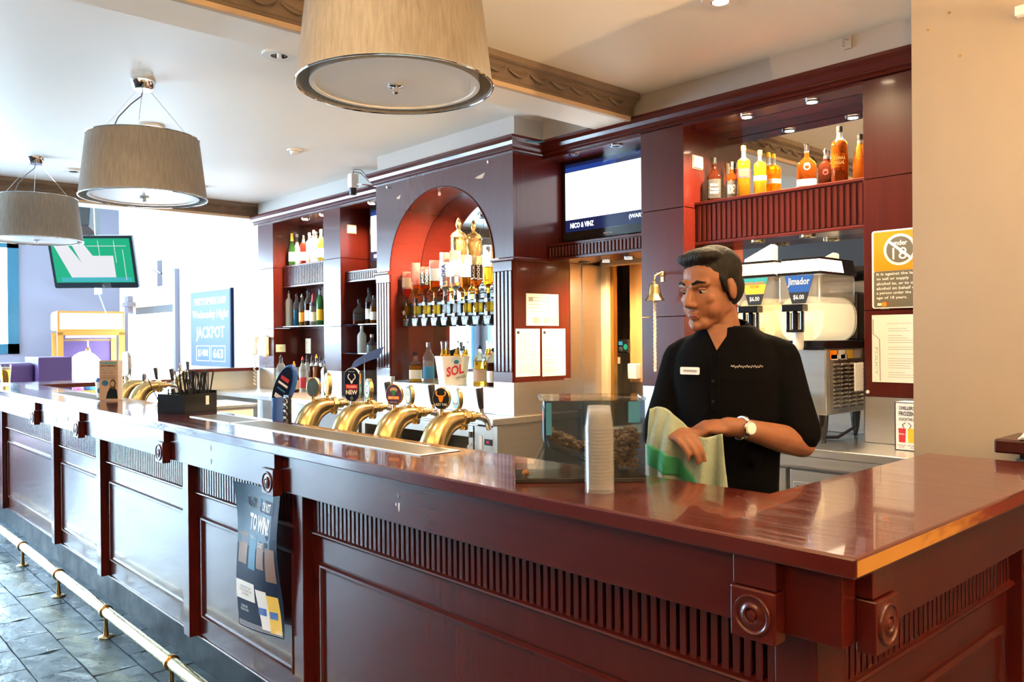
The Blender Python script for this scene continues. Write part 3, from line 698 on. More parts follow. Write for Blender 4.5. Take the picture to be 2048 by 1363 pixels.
for i, (px, py) in enumerate(((592, 436), (630, 428))):
    q = on_z(px, py, 2.735); downlight(q.x, 4.06, 2.735, 'lit downlight above the champagne bottles, '+('left', 'right')[i]+' one', power=100, angle=150)
# power outlets
k = 0
for (px, py, Y) in ((561, 696, 4.1), (582, 684, 4.27), (582, 699, 4.27), (582, 716, 4.27), (617, 684, 4.27), (617, 699, 4.27)):
    q = on_y(px, py, Y) if Y > 4.2 else on_x(px, py, -8.03)
    o = thing('power_outlet', tuple(q), 'cream power outlet inside the far left cabinet, '+ORD[k]+' from its left wall', 'power outlet', 'outlets in the far left cabinet')
    if Y > 4.2:
        build('plate', box(q.x-.055, q.x+.055, 4.262, 4.273, q.z-.04, q.z+.04), 'switch_plate', o, bevel=.004)
        for s in (-1, 1): build('socket', disc((q.x+s*.027, 4.262, q.z-.004), (1, 0, 0), (0, 0, 1), .013, .013, .002), 'cream_plastic', o)
    else:
        build('plate', box(-8.03, -8.02, q.y-.055, q.y+.055, q.z-.04, q.z+.04), 'switch_plate', o, bevel=.004)
        build('socket', disc((-8.02, q.y, q.z), (0, 1, 0), (0, 0, 1), .013, .013, .002), 'cream_plastic', o)
    k += 1
# --- cornice running round the whole back bar
co = build('cornice', MB().sweep([(-.03, 2.752), (.022, 2.752), (.028, 2.760), (.022, 2.772), (.03, 2.778), (.038, 2.79), (.045, 2.812), (.058, 2.826), (.062, 2.832), (.062, 2.848), (-.03, 2.848)],
    [(-8.40, 4.2), (-8.40, 3.95), (AX0, 3.95), (AX0, AY), (AX1, AY), (AX1, 3.95), (-1.17, 3.95)]), 'wood_x')
tag(co, 'mahogany crown cornice stepping round the whole back bar below the ceiling', 'cornice')
# --- back counters
c1 = thing('back_counter', (-6.2, 3.85, 0), 'long stainless steel back counter under the arched unit with glass door fridges below', 'counter')
build('top', box(-8.35, -3.956, 3.44, 4.26, .955, 1.0), 'steel_x', c1, bevel=.004)
build('end_panel', box(-4.0, -3.985, 3.5, 4.26, .06, .955), 'steel', c1)
build('plinth', box(-8.35, -4.0, 3.55, 4.2, 0, .08), 'black', c1)
c2 = thing('back_counter', (-2.1, 3.9, 0), 'stainless steel counter carrying the slush machine beside the pier', 'counter')
build('top', box(-3.12, -1.17, 3.55, 4.255, .96, 1.0), 'steel_x', c2, bevel=.004)
build('front_lip', box(-3.12, -1.17, 3.552, 3.57, .915, .96), 'steel_x', c2)
build('carcass', box(-3.1, -1.17, 3.66, 4.2, .08, .93), 'steel_x', c2)
for i, (a, b) in enumerate(((-2.62, -2.02), (-2.0, -1.62), (-1.6, -1.2))):
    dz = -.02*i
    dr = build('drawer', box(a, b, 3.615, 3.66, .56, .885+dz*0), 'steel', c2, bevel=.004)
    hx = a+.07 if i else b-.10
    build('recess_frame', box(hx-.05, hx+.05, 3.608, 3.616, .70, .83), 'steel_x', dr, bevel=.003); build('pull', box(hx-.03, hx+.03, 3.605, 3.609, .715, .81), 'black', dr)
# glass door fridges under the long counter
fx = [(-5.95, -5.62), (-5.58, -5.16), (-5.12, -4.68), (-4.64, -4.2)]
for i, (a, b) in enumerate(fx):
    o = thing('bottle_fridge', ((a+b)/2, 3.8, .08), 'glass door bottle fridge below the steel counter, '+ORD[3-i]+' from the doorway end', 'fridge', 'fridges below the back counter')
    cb = MB(); cb.box(a, b, 4.15, 4.2, .08, .95); cb.box(a, a+.015, 3.52, 4.15, .08, .95); cb.box(b-.015, b, 3.52, 4.15, .08, .95); cb.box(a+.015, b-.015, 3.52, 4.15, .08, .1); cb.box(a+.015, b-.015, 3.52, 4.15, .93, .95)
    build('cabinet', cb, 'steel', o)
    db = MB(); db.box(a+.004, b-.004, 3.48, 3.52, .86, .935); db.box(a+.004, b-.004, 3.48, 3.52, .10, .17); db.box(a+.004, a+.05, 3.48, 3.52, .17, .86); db.box(b-.05, b-.004, 3.48, 3.52, .17, .86)
    d_ = build('door', db, 'steel', o); build('pane', box(a+.05, b-.05, 3.495, 3.5, .17, .86), 'fridge_glass', d_)
    build('handle', MB().tube([(b-.03, 3.48, .62), (b-.03, 3.455, .64), (b-.03, 3.455, .80), (b-.03, 3.48, .82)], .006, 8), 'chrome', d_, smooth=True)
    build('hinge', MB().lathe([(.012, .86), (.012, .9)], 10, (b-.02, 3.47)), 'chrome', d_)
    for z in (.42, .66): build('rack', box(a+.02, b-.02, 3.56, 4.12, z, z+.006), 'white_plastic', o)
    for j in range(3):
        for z in (.426, .666):
            bx_ = a+.09+j*(b-a-.18)/2
            bo = build('bottle', MB().lathe([(.028, z), (.03, z+.01), (.03, z+.11), (.012, z+.16), (.011, z+.2)], 12, (bx_, 3.6)), ('liq_green', 'liq_amber', 'teal_print', 'liq_clear')[(i+(z > .5)) % 4], smooth=True)
            tag(bo, 'small chilled bottle behind a fridge door below the steel counter', 'bottle', 'bottles inside the fridges')
fc = thing('fridge_controller', (-4.09, 3.5, .6), 'steel fridge control panel with a red display at the counter end', 'control panel')
build('panel', box(-4.19, -4.0, 3.48, 3.52, .10, .94), 'steel', fc, bevel=.003)
q = on_y(977, 884, 3.48); build('display', box(q.x-.035, q.x+.035, 3.474, 3.481, q.z-.02, q.z+.02), 'black', fc); build('digits', box(q.x-.012, q.x+.012, 3.472, 3.475, q.z-.008, q.z+.008), 'red_print', fc)
q = on_y(962, 884, 3.48); build('sticker', box(q.x-.016, q.x+.012, 3.477, 3.481, q.z-.045, q.z+.045), 'paper', fc)
cp = build('steel_cabinet', box(-4.0, -3.96, 3.48, 3.52, .1, .95), 'steel', c1)
# ================================================================== lamps and ceiling fittings
def pendant(x, y, label, zb=2.325):
    D0, D1, zt = .335, .295, zb+.34
    o = thing('pendant_lamp', (x, y, zb), label, 'lamp', 'drum pendants above the bar')
    build('shade', MB().lathe([(D0, zb), (D1, zt), (D1-.004, zt), (D0-.004, zb)], 64, (x, y), (0, 0)), 'shade_string', o, smooth=True)
    build('rim', MB().tube([(x+(D0+.001)*math.cos(t*PI/32), y+(D0+.001)*math.sin(t*PI/32), zb) for t in range(65)], .0035, 6), 'chrome', o, smooth=True)
    build('rim', MB().tube([(x+D1*math.cos(t*PI/32), y+D1*math.sin(t*PI/32), zt) for t in range(65)], .0035, 6), 'chrome', o, smooth=True)
    build('diffuser', MB().lathe([(.0, zb+.008), (.288, zb+.008), (.288, zb+.29), (.284, zb+.29), (.284, zb+.014)], 48, (x, y), (0, 0)), 'shade_disc', o, smooth=True)
    build('diffuser_ring', ring((x, y, zb+.003), (1, 0, 0), (0, 1, 0), .276, .291, .005, n=48), 'shade_disc', o)
    f_ = build('finial', MB().lathe([(.006, zb-.022), (.010, zb-.018), (.010, zb-.002), (.027, zb+.001), (.027, zb+.008)], 20, (x, y)), 'chrome', o, smooth=True)
    build('canopy', MB().lathe([(.048, 2.935), (.052, 2.94), (.066, 2.985), (.066, ZC)], 32, (x, y)), 'chrome', o, smooth=True)
    for k in range(3):
        a = .9+k*2.094; build('wire', MB().tube([(x+.03*math.cos(a), y+.03*math.sin(a), 2.94), (x+.27*math.cos(a), y+.27*math.sin(a), zt-.02)], .0014, 5), 'chrome', o)
        build('spoke', MB().tube([(x, y, zt-.03), (x+D1*math.cos(a), y+D1*math.sin(a), zt-.012)], .003, 5), 'chrome', o)
    P = [(0, 0, 2.938), (.0, -.01, 2.90), (-.05, -.05, 2.86), (-.11, -.1, 2.79), (-.15, -.12, zt+.06), (-.13, -.11, zt+.01), (-.05, -.05, zt-.03)]
    build('cord', MB().tube([(x+a, y+b, c) for a, b, c in P], .0035, 6), 'plastic_grey', o, smooth=True)
    build('stem', MB().lathe([(.008, zb+.03), (.008, zt-.02)], 8, (x, y)), 'chrome', o)
    return o
pendant(-2.36, 1.62, 'huge grey string drum pendant lamp nearest the camera, cut off by the top edge', 2.387)
pendant(-4.83, 1.6, 'grey string drum pendant lamp hanging in the middle, its canopy in view')
pendant(-7.40, 1.62, 'farthest grey string drum pendant lamp at the left edge')
def can(px, py, label, lit=False, r=.085, power=0.):
    q = on_z(px, py, ZC); o = thing('ceiling_downlight', (q.x, q.y, ZC-.012), label, 'downlight')
    build('trim_ring', ring((q.x, q.y, ZC-.001), (1, 0, 0), (0, -1, 0), r*.5, r, .014), 'white_plastic', o)
    build('bezel', ring((q.x, q.y, ZC-.004), (1, 0, 0), (0, -1, 0), r*.42, r*.52, .01), 'chrome', o, smooth=True)
    build('lens' if lit else 'lamp_hole', disc((q.x, q.y, ZC-.003), (1, 0, 0), (0, -1, 0), r*.44, r*.44, .004), 'lamp_glow' if lit else 'black', o)
    if power: spot((q.x, q.y, ZC-.03), power, angle=150)
    return o
can(303, 252, 'white ring downlight on the ceiling behind the middle pendant lamp')
can(148, 340, 'small white ring downlight between the two far pendant lamps')
ob = can(558, 107, 'loose drooping white gimbal downlight near the brown beam')
build('hanging_clip', box(-3.90, -3.88, 1.95, 1.965, 2.955, 2.98), 'white_plastic', ob)
can(400, 372, 'lit downlight on the far ceiling right of the middle pendant lamp', True, .07, 20)
can(1441, -2, 'lit warm downlight at the top edge over the bartender', True, .085, 90)
sd = on_z(590, 300, ZC); o = thing('smoke_detector', (sd.x, sd.y, ZC-.035), 'small white smoke detector on the ceiling right of the middle pendant lamp', 'smoke detector')
build('base', MB().lathe([(.06, ZC-.012), (.062, ZC)], 24, (sd.x, sd.y)), 'white_plastic', o, smooth=True); build('sensor_head', MB().lathe([(.016, ZC-.036), (.034, ZC-.03), (.04, ZC-.012)], 20, (sd.x, sd.y)), 'white_plastic', o, smooth=True)
# warm downlights of the same grid that fall outside the picture
for i, (x, y, p) in enumerate(((-.15, 1.96, 50), (-.15, .75, 34), (-2.02, .75, 34), (-3.9, .75, 18), (1.6, 1.9, 30))):
    o = downlight(x, y, ZC, 'warm lit ceiling downlight over the near bar end, outside the picture, number '+ORD[i], power=p, r=.07, angle=150)
# wall hook on the bulkhead
q = on_y(1697, 86, 3.955); o = thing('wall_hook', tuple(q), 'small grey painted hook on the bulkhead above the cornice near the pier', 'hook')
build('plate', box(q.x-.02, q.x+.02, 3.945, 3.955, q.z-.03, q.z+.03), 'wall_grey', o); build('prong', MB().tube([(q.x, 3.945, q.z+.015), (q.x-.012, 3.925, q.z+.022), (q.x-.012, 3.922, q.z-.02)], .005, 6), 'wall_grey', o)
# security camera on the cornice
q = on_y(706, 362, 3.78); o = thing('security_camera', tuple(q), 'white box security camera pointing down on the cornice left of the arch', 'camera')
build('housing', box(q.x-.035, q.x+.035, q.y-.035, q.y+.035, q.z-.06, q.z+.06), 'white_plastic', o, bevel=.005); build('lens', MB().lathe([(.026, q.z-.12), (.03, q.z-.115), (.03, q.z-.06)], 16, (q.x, q.y)), 'black', o, smooth=True)
build('bracket', MB().tube([(q.x+.03, q.y, q.z-.03), (q.x+.11, q.y+.02, q.z-.04), (q.x+.14, q.y+.10, q.z-.045)], .006, 8), 'chrome', o)
for s in (0, 1): build('cable', MB().tube([(q.x, q.y, q.z+.06), (q.x+.01, q.y, q.z+.10-.02*s), (q.x+.08, q.y+.03, q.z+.09-.03*s), (q.x+.14, q.y+.08, q.z+.0-.02*s)], .003, 6), 'black', o, smooth=True)
P = [on_y(1036, 281, 3.70), on_y(1055, 282, 3.75), on_y(1078, 284, 3.85), on_y(1100, 281, 3.93), on_y(1125, 274, 3.93), on_y(1150, 270, 3.93)]
tag(build('network_cable', MB().tube(P, .005, 6), 'sky_print', smooth=True), 'thin blue cable lying loose along the top of the cornice', 'cable')
# ================================================================== televisions
def tv(name_label, ctr, right, up, w, h, kind):
    F = frame(ctr, right, up); n = (F.to_3x3() @ Vector((0, 0, 1)))
    o = thing('television', tuple(ctr), name_label, 'television')
    C = Vector(ctr)
    build('housing', rplate(C, right, up, w, h, .05, -.05, .02), 'black_gloss', o, bevel=.004)
    sw, sh = w*.93, h*.84; sc = C+F.to_3x3() @ Vector((0, h*.03, 0))
    s = build('screen', plate(sc, right, up, sw, sh, .002), 'screen_navy' if kind == 'ad' else 'screen_green', o)
    R3 = F.to_3x3()
    def at(u, v): return sc+R3 @ Vector((u*sw, v*sh, 0))
    if kind == 'ad':
        build('picture', plate(at(0, .03), right, up, sw, sh*.70, .001, .002), 'screen_white', s)
        build('picture_band', plate(at(-.2, .42), right, up, sw*.6, sh*.06, .001, .002), 'screen_blue', s)
        text('caption', 'NICO & VINZ', 'screen_white', s, at(-.30, -.41), right, up, sw*.28, sh*.075, .02, lift=.0035)
        text('caption', '(WARNER)', 'screen_white', s, at(.36, -.40), right, up, sw*.24, sh*.07, .02, lift=.0035)
        text('maker_mark', 'SAMSUNG', 'print_white', o, C+R3 @ Vector((0, -h*.455, 0)), right, up, w*.09, h*.02, .01, lift=.002)
        build('stand', plate(C+R3 @ Vector((0, -h/2-.02, -.03)), right, up, w*.4, .04, .05, -.03), 'black', o)
    else:
        for k, (a, b) in enumerate(((-.42, .16), (-.2, .14))):
            pts = [(sw*(a-b/2), sh*.5), (sw*(a+b/2), sh*.5), (sw*(a+b/2+.34), -sh*.45), (sw*(a-b/2+.22), -sh*.45)]
            pts = [(max(-sw/2, min(sw/2, x)), y) for x, y in pts]
            build('stripe', MB().prism(pts, .002, .003).xf(frame(sc, right, up)), 'screen_pale', s)
        build('inset_picture', plate(at(.06, -.14), right, up, sw*.42, sh*.5, .001, .003), 'screen_pale', s)
        build('inset_picture', plate(at(.02, -.43), right, up, sw*.9, sh*.1, .001, .0032), 'screen_teal', s)
        for (u, v, ww, hh) in ((.1, .2, .006, .5), (.3, .2, .006, .5), (.2, .33, .5, .006), (.4, -.1, .006, .7)): build('pitch_line', plate(at(u, v), right, up, sw*ww if ww > .1 else .006, sh*hh if hh > .1 else .006, .001, .0035), 'screen_pale', s)
    return o
tc = on_y(1118, 400, 4.13)
tv('right wall television in the niche over the doorway showing a white advert', (-3.577, 4.13, 2.462), (1, 0, 0), (0, 0, 1), .82, .555, 'ad')
tv('left wall television half hidden by the arched unit showing a white advert', (-6.085, 4.16, 2.455), (1, 0, 0), (0, 0, 1), .84, .56, 'ad')
nrm = Vector((.765, -.644, 0)).normalized(); rgt = Vector((0, 0, 1)).cross(nrm).normalized()*1; tl = math.radians(18)
up_ = (Vector((0, 0, 1))*math.cos(tl)+nrm*math.sin(tl)).normalized()
d_ = ray(186, 524); tcen = Vector((d_.x*9.2, d_.y*9.2, CAM_Z+d_.z*9.2))
ftv = tv('large tilted television showing green sport, hung at the far left end', tcen, rgt, up_, .93, .60, 'sport')
bk = tcen-nrm*.06
build('bracket', MB().tube([bk, bk+Vector((-.3, .6, .05)), Vector((bk.x-1.4, 3.99, bk.z+.02))], .02, 8), 'chrome', ftv); build('wall_plate', box(bk.x-1.5, bk.x-1.3, 3.97, 4.0, bk.z-.15, bk.z+.2), 'chrome', ftv)
build('cable', MB().tube([bk+Vector((0, 0, .25)), bk+Vector((-.05, 0, .7)), (bk.x-.05, bk.y, 3.6)], .006, 6), 'white_plastic', ftv)
build('cable', MB().tube([bk+Vector((.1, .0, -.3)), bk+Vector((.12, .0, -.36)), bk+Vector((0, .1, -.55)), bk+Vector((-.25, .2, -.7))], .006, 6), 'white_plastic', ftv)
build('plug', box(bk.x+.06, bk.x+.13, bk.y-.03, bk.y+.03, bk.z-.36, bk.z-.29), 'white_plastic', ftv)
# ================================================================== far left end
sp = on_x(165, 436, -11.2); o = thing('loudspeaker', tuple(sp), 'dark wedge loudspeaker high up behind the far pendant lamp', 'loudspeaker')
build('cabinet', MB().prism([(-.2, -.22), (.22, -.12), (.16, .22), (-.2, .22)], -.15, .15, 'y').xf(Matrix.Translation(sp) @ rotz(-.6)), 'black', o, bevel=.01)
build('grille', box(-.21, .16, -.158, -.15, -.1, .2).xf(Matrix.Translation(sp) @ rotz(-.6)), 'plastic_grey', o)
build('bracket', MB().tube([sp+Vector((0, 0, .2)), sp+Vector((0, 0, .8))], .015, 8), 'black', o)
# prize grabber cabinet, turned to face the room
ca = ray(176, 700); cpos = Vector((ca.x*11.3, ca.y*11.3, 0)); crz = math.atan2(-cpos.x, cpos.y)+.0
cm = thing('claw_machine', tuple(cpos), 'orange framed prize grabber cabinet with glowing header and purple glass', 'arcade machine', rz=crz+.12)
L = dict(local=True)
cw, cd, ch = .81, .78, 1.92
base = MB(); base.box(-cw/2, cw/2, -cd/2, cd/2, 0, .8); build('base', base, 'booth_purple', cm, bevel=.01, **L)
for x in (-1, 1):
    for y in (-1, 1): build('corner_post', box(x*cw/2, x*(cw/2-.07), y*cd/2, y*(cd/2-.07), .8, 1.64), 'machine_orange', cm, **L)
build('frame', box(-cw/2, cw/2, -cd/2, -cd/2+.06, 1.60, 1.66), 'machine_orange', cm, **L); build('frame', box(-cw/2, cw/2, -cd/2, -cd/2+.06, .78, .86), 'machine_orange', cm, **L)
hb = build('header', box(-cw/2, cw/2, -cd/2, cd/2, 1.66, ch), 'machine_orange', cm, bevel=.006, **L); build('header_panel', box(-cw/2+.03, cw/2-.03, -cd/2-.008, -cd/2, 1.68, ch-.03), 'header_glow', cm, **L); build('header_panel', box(-cw/2-.008, -cw/2, -cd/2+.03, cd/2-.03, 1.68, ch-.03), 'header_glow', cm, **L)
build('pane', box(-cw/2+.07, cw/2-.07, -cd/2+.02, -cd/2+.026, .86, 1.60), 'pane', cm, **L); build('pane', box(-cw/2+.02, -cw/2+.026, -cd/2+.07, cd/2-.07, .86, 1.6), 'pane', cm, **L)
build('back_panel', box(-cw/2+.07, cw/2-.07, cd/2-.05, cd/2-.03, .86, 1.62), 'booth_purple', cm, **L)
build('arch_print', MB().prism([(.3*math.cos(PI*i/14), .86+.52*math.sin(PI*i/14)) for i in range(15)], cd/2-.056, cd/2-.051, 'y'), 'wall_white', cm, **L)
build('gantry', box(-cw/2+.07, cw/2-.07, -.03, .03, 1.52, 1.55), 'chrome', cm, **L); build('claw', MB().lathe([(.04, 1.36), (.03, 1.42), (.008, 1.44), (.008, 1.52)], 12), 'chrome', cm, smooth=True, **L)
build('light_tube', MB().tube([(-.3, -.3, 1.58), (.3, -.3, 1.58)], .014, 8), 'header_glow', cm, **L)
MC = Matrix.Translation(cpos) @ rotz(crz+.12)
for i in range(26):
    q = MC @ Vector((-.27+.135*(i % 5), -.26+.13*((i//5) % 5)+.0, .864+(.19 if i >= 25 else 0)))
    m_ = ('print_white', 'pink_print', 'sky_print', 'print_white', 'booth_pink')[i % 5]
    t = MB(); t.ell((q.x, q.y, q.z), (.06, .055, .06), 10, 7); t.ell((q.x, q.y, q.z+.07), (.042, .04, .042), 8, 6); t.ell((q.x-.03, q.y, q.z+.11), (.016, .012, .018), 6, 5); t.ell((q.x+.03, q.y, q.z+.11), (.016, .012, .018), 6, 5)
    tag(build('plush_toy', t, m_, smooth=True), 'small pale plush toy heaped inside the orange prize grabber', 'toy', 'plush toys in the grabber')
# booth seating
bo = thing('booth_bench', (-10.6, 1.55, 0), 'purple padded booth bench at the left edge beyond the bar', 'bench')
q = on_x(40, 735, -10.6)
build('backrest', box(-10.9, -10.6, .3, q.y+.15, .4, 1.28), 'booth_purple', bo, bevel=.05, seg=4); build('end_panel', box(-11.1, -10.45, q.y+.15, q.y+.5, 0, 1.34), 'booth_purple', bo, bevel=.01); build('seat', box(-10.6, -10.1, .3, q.y+.15, .3, .47), 'booth_pink', bo, bevel=.04, seg=3); build('base', box(-10.6, -10.15, .3, q.y+.15, 0, .3), 'booth_purple', bo)
# chalk board
a = on_y(383, 590, 3.985); b = on_y(464, 736, 3.985)
bd = thing('chalkboard', ((a.x+b.x)/2, 3.98, b.z), 'blue grey chalkboard for a members draw on the bright far wall', 'sign')
bw, bh = b.x-a.x, .905; bc = Vector(((a.x+b.x)/2, 3.975, b.z+bh/2+.012))
build('panel', box(a.x, b.x, 3.972, 3.998, bc.z-bh/2, bc.z+bh/2), 'board_slate', bd); build('edge', box(b.x, b.x+.03, 3.965, 3.999, bc.z-bh/2-.01, bc.z+bh/2+.01), 'navy_print', bd)
def bt(s, v, w, h, m='print_white', u=0.): text('lettering', s, m, bd, (bc.x+u*bw, 3.972, bc.z+v*bh), (1, 0, 0), (0, 0, 1), w*bw, h*bh, .015)
bt("MINTY'S MEMBERS DRAW", .37, .8, .10); bt('Wednesday Night', .18, .9, .14); bt('JACKPOT', -.07, .72, .2); bt('$1400', -.33, .26, .11, u=-.18); bt('663', -.33, .24, .12, u=.2)
for u in (-.18, .2):
    for (du, dv, w, h) in ((0, .1, .34, .008), (0, -.1, .34, .008), (-.17, 0, .008, .2), (.17, 0, .008, .2)): build('chalk_line', plate((bc.x+(u+du)*bw, 3.972, bc.z+(-.33+dv)*bh), (1, 0, 0), (0, 0, 1), w*bw, h*bh, .001), 'print_white', bd)
# end partition of the bar area, with ledge
lp = thing('bar_partition', (-8.45, 3.5, 0), 'low partition with a dark red ledge and steel face at the far end of the bar', 'partition')
build('ledge', box(-8.56, -8.36, 3.15, 3.94, 1.19, 1.225), 'wood_y', lp, bevel=.004); build('steel_face', box(-8.42, -8.40, 3.15, 3.94, 0, 1.19), 'steel', lp); build('post', box(-8.5, -8.40, 3.05, 3.15, 0, 1.2), 'wall_lavender', lp)
build('body', box(-8.53, -8.42, 3.15, 3.94, 0, 1.19), 'wall_white', lp)
# telephone on the end pilaster
q = on_y(528, 690, 3.93); o = thing('telephone', tuple(q), 'cream wall telephone with hanging curly cord on the far left pilaster', 'telephone')
build('body', box(q.x-.09, q.x+.09, 3.91, 3.95, q.z-.11, q.z+.09), 'white_plastic', o, bevel=.01)
hs = MB().tube([(q.x-.13, 3.88, q.z-.10), (q.x-.14, 3.89, q.z-.08), (q.x-.13, 3.89, q.z), (q.x-.10, 3.89, q.z+.09), (q.x-.08, 3.88, q.z+.1)], [.022, .03, .018, .028, .022], 10); build('handset', hs, 'cream_plastic', o, smooth=True)
hs = MB().tube([(q.x+.13, 3.88, q.z-.12), (q.x+.14, 3.89, q.z-.08), (q.x+.13, 3.89, q.z), (q.x+.10, 3.89, q.z+.08), (q.x+.08, 3.88, q.z+.1)], [.022, .03, .018, .028, .022], 10); build('handset', hs, 'cream_plastic', o, smooth=True)
build('keypad', box(q.x-.04, q.x+.04, 3.906, 3.911, q.z-.06, q.z+.06), 'paper', o)
build('cord', MB().tube([(q.x-.13+.012*math.cos(i*1.3), 3.885+.012*math.sin(i*1.3), q.z-.11-.008*i) for i in range(40)], .006, 5), 'white_plastic', o, smooth=True)
# glass washer and steel worktop pieces at the left of the back counter
gw = thing('glass_washer', (-7.2, 3.0, 0), 'white steel glass washer cabinet at the left end behind the bar', 'glass washer')
build('cabinet', box(-7.5, -6.9, 2.62, 3.2, .05, .93), 'white_plastic', gw, bevel=.01); build('top', box(-7.53, -6.87, 2.58, 3.22, .93, .96), 'steel_x', gw, bevel=.004); build('door_handle', box(-7.42, -7.0, 2.585, 2.61, .78, .82), 'chrome', gw, bevel=.006); build('front_panel', box(-7.45, -6.95, 2.605, 2.62, .15, .72), 'steel', gw)
build('side_vent', box(-6.9, -6.892, 2.75, 2.85, .55, .85), 'plastic_grey', gw)
# unseen brass bowl uplighters, added to warm and brighten the ceiling
def uplighter(x, y, z, nx, ny, p, label):
    o = thing('added_uplighter', (x, y, z), label, 'added wall lamp'); c = (x+nx*.14, y+ny*.14)
    build('back_plate', box(x-.04 if ny else x, x+.04 if ny else x+nx*.012, y-.04 if nx else y, y+.04 if nx else y+ny*.012, z-.06, z+.06), 'brass', o)
    build('arm', MB().tube([(x, y, z-.02), (c[0], c[1], z-.03), (c[0], c[1], z)], .006, 8), 'brass', o)
    build('bowl', MB().lathe([(.02, z), (.07, z+.02), (.12, z+.07), (.117, z+.07), (.067, z+.023), (.02, z+.004)], 28, c, (1, 1)), 'brass', o, smooth=True)
    l = bpy.data.lights.new('added_uplighter_lamp', 'POINT'); l.energy = p; l.color = (1, .62, .28); l.shadow_soft_size = .03
    q = bpy.data.objects.new('added_uplighter_lamp', l); COL.objects.link(q); q.location = (c[0], c[1], z+.055)
for i, (x, y, nx, ny, p) in enumerate(((3.49, 1.2, -1, 0, 320), (1.1, PIY-.005, 0, -1, 300), (1.4, -3.19, 0, 1, 380), (-1.6, -3.19, 0, 1, 420))):
    uplighter(x, y, 1.95, nx, ny, p, 'added unseen brass bowl uplighter for warm ceiling light, '+ORD[i]+' along the walls')
# ================================================================== bottles
SH = {
 'round': ([(0, .94, 2), (.012, 1, 2), (.60, 1, 2), (.68, .9, 2), (.74, .62, 2), (.79, .38, 2), (.90, .34, 2)], .90),
 'square': ([(0, .95, 6), (.012, 1, 6), (.56, 1, 6), (.63, .86, 5), (.69, .5, 3), (.73, .36, 2), (.89, .35, 2)], .89),
 'tall': ([(0, .94, 2), (.012, 1, 2), (.66, 1, 2), (.72, .9, 2), (.76, .55, 2), (.79, .36, 2), (.91, .34, 2)], .91),
 'rect': ([(0, .95, 5), (.012, 1, 5), (.66, 1, 5), (.71, .92, 4), (.75, .55, 2.5), (.78, .34, 2), (.92, .33, 2)], .92),
 'champ': ([(0, .94, 2), (.012, 1, 2), (.46, 1, 2), (.56, .86, 2), (.68, .52, 2), (.78, .36, 2), (.92, .34, 2)], .92),
 'squat': ([(0, .9, 2), (.02, 1, 2), (.42, 1, 2), (.52, .9, 2), (.62, .5, 2), (.68, .32, 2), (.86, .3, 2)], .86),
 'flask': ([(0, .9, 3), (.02, 1, 3), (.50, 1, 3), (.58, .88, 3), (.66, .5, 2.4), (.71, .26, 2), (.86, .25, 2)], .86),
 'cone': ([(0, .94, 2), (.012, 1, 2), (.4, .97, 2), (.6, .7, 2), (.75, .42, 2), (.9, .34, 2)], .9),
}
def bottle(loc, h, r, shape, liq, fill, cap, label, lab=None, lz=(.14, .42), group=None, txt=None, pour=False, glass='glass_solid', ink='print_white', ry=1., inv=False, rz=None, name='bottle', neck=None):
    secs, ct = SH[shape]
    x, y, z = loc
    o = thing(name, loc, label, 'bottle', group, rz=math.atan2(-x, y) if rz is None else rz)
    R_ = lambda k: [(s[0]*h, s[1]*r, s[1]*r*(ry if s[1] > .4 else 1), s[2]) for s in k]
    def interp(t):
        for a, b in zip(secs[:-1], secs[1:]):
            if a[0] <= t <= b[0]:
                k = (t-a[0])/(b[0]-a[0]); return (t, a[1]+(b[1]-a[1])*k, b[2])
        return secs[-1]
    F = (lambda m: m.xf(Matrix.Translation((0, 0, h)) @ Matrix.Rotation(PI, 4, 'X'))) if inv else (lambda m: m)
    t = min(max(fill, 0), secs[-1][0])
    if inv: t = 1-fill-.14
    lo = [s for s in secs if s[0] < t]+[interp(t)]; hi = [interp(t)]+[s for s in secs if s[0] > t]
    a, b = (liq, glass) if not inv else (glass, liq)
    if len(lo) > 1: build('filled_body' if not inv else 'glass', F(MB().loft(R_(lo), 20)), a, o, smooth=True, local=True)
    if len(hi) > 1: build('glass' if not inv else 'filled_neck', F(MB().loft(R_(hi), 20, cap=(1, 1))), b, o, smooth=True, local=True)
    rn = secs[-1][1]*r
    if pour:
        build('pourer', F(MB().lathe([(rn*1.1, ct*h), (rn*1.15, ct*h+.012), (rn*.6, ct*h+.016), (rn*.45, h-.004), (rn*.3, h)], 12)), cap, o, smooth=True, local=True)
    else:
        build('cap', F(MB().lathe([(rn*1.12, ct*h-.004), (rn*1.12, h-.003), (rn*.9, h)], 14)), cap, o, smooth=True, local=True)
    if neck: build('neck_foil', F(MB().lathe([(rn*1.3, (ct-.16)*h), (rn*1.1, ct*h-.004)], 14, cap=(0, 0))), neck, o, smooth=True, local=True)
    if lab:
        p = interp(.3)[2]; ls = [(lz[0]*h, r*1.015, r*ry*1.015, p), (lz[1]*h, r*1.015, r*ry*1.015, p)]
        lb = build('label', F(MB().loft(ls, 20, cap=(0, 0))), lab, o, smooth=True, local=True)
        if txt:
            zc = (lz[0]+lz[1])/2*h; zc = h-zc if inv else zc
            text('lettering', txt, ink, lb, (o.location.x, o.location.y, o.location.z), (1, 0, 0), (0, 0, 1), 1, 1) if False else None
            tx = text('lettering', txt, ink, None, (0, -r*ry*1.03, zc), (1, 0, 0), (0, 0, 1), r*1.3, (lz[1]-lz[0])*h*.55, .0, lift=.0008)
            tx.parent = lb; tx.matrix_parent_inverse = Matrix.Translation(lb.location).inverted()
    return o
def shelf_bottle(px, ytop, Y, z, r, shape, liq, fill, cap, label, **k):
    q = on_y(px, 600, Y); hz = on_y(px, ytop, Y).z-z
    return bottle((q.x, Y, z), hz, r, shape, liq, fill, cap, label, **k)
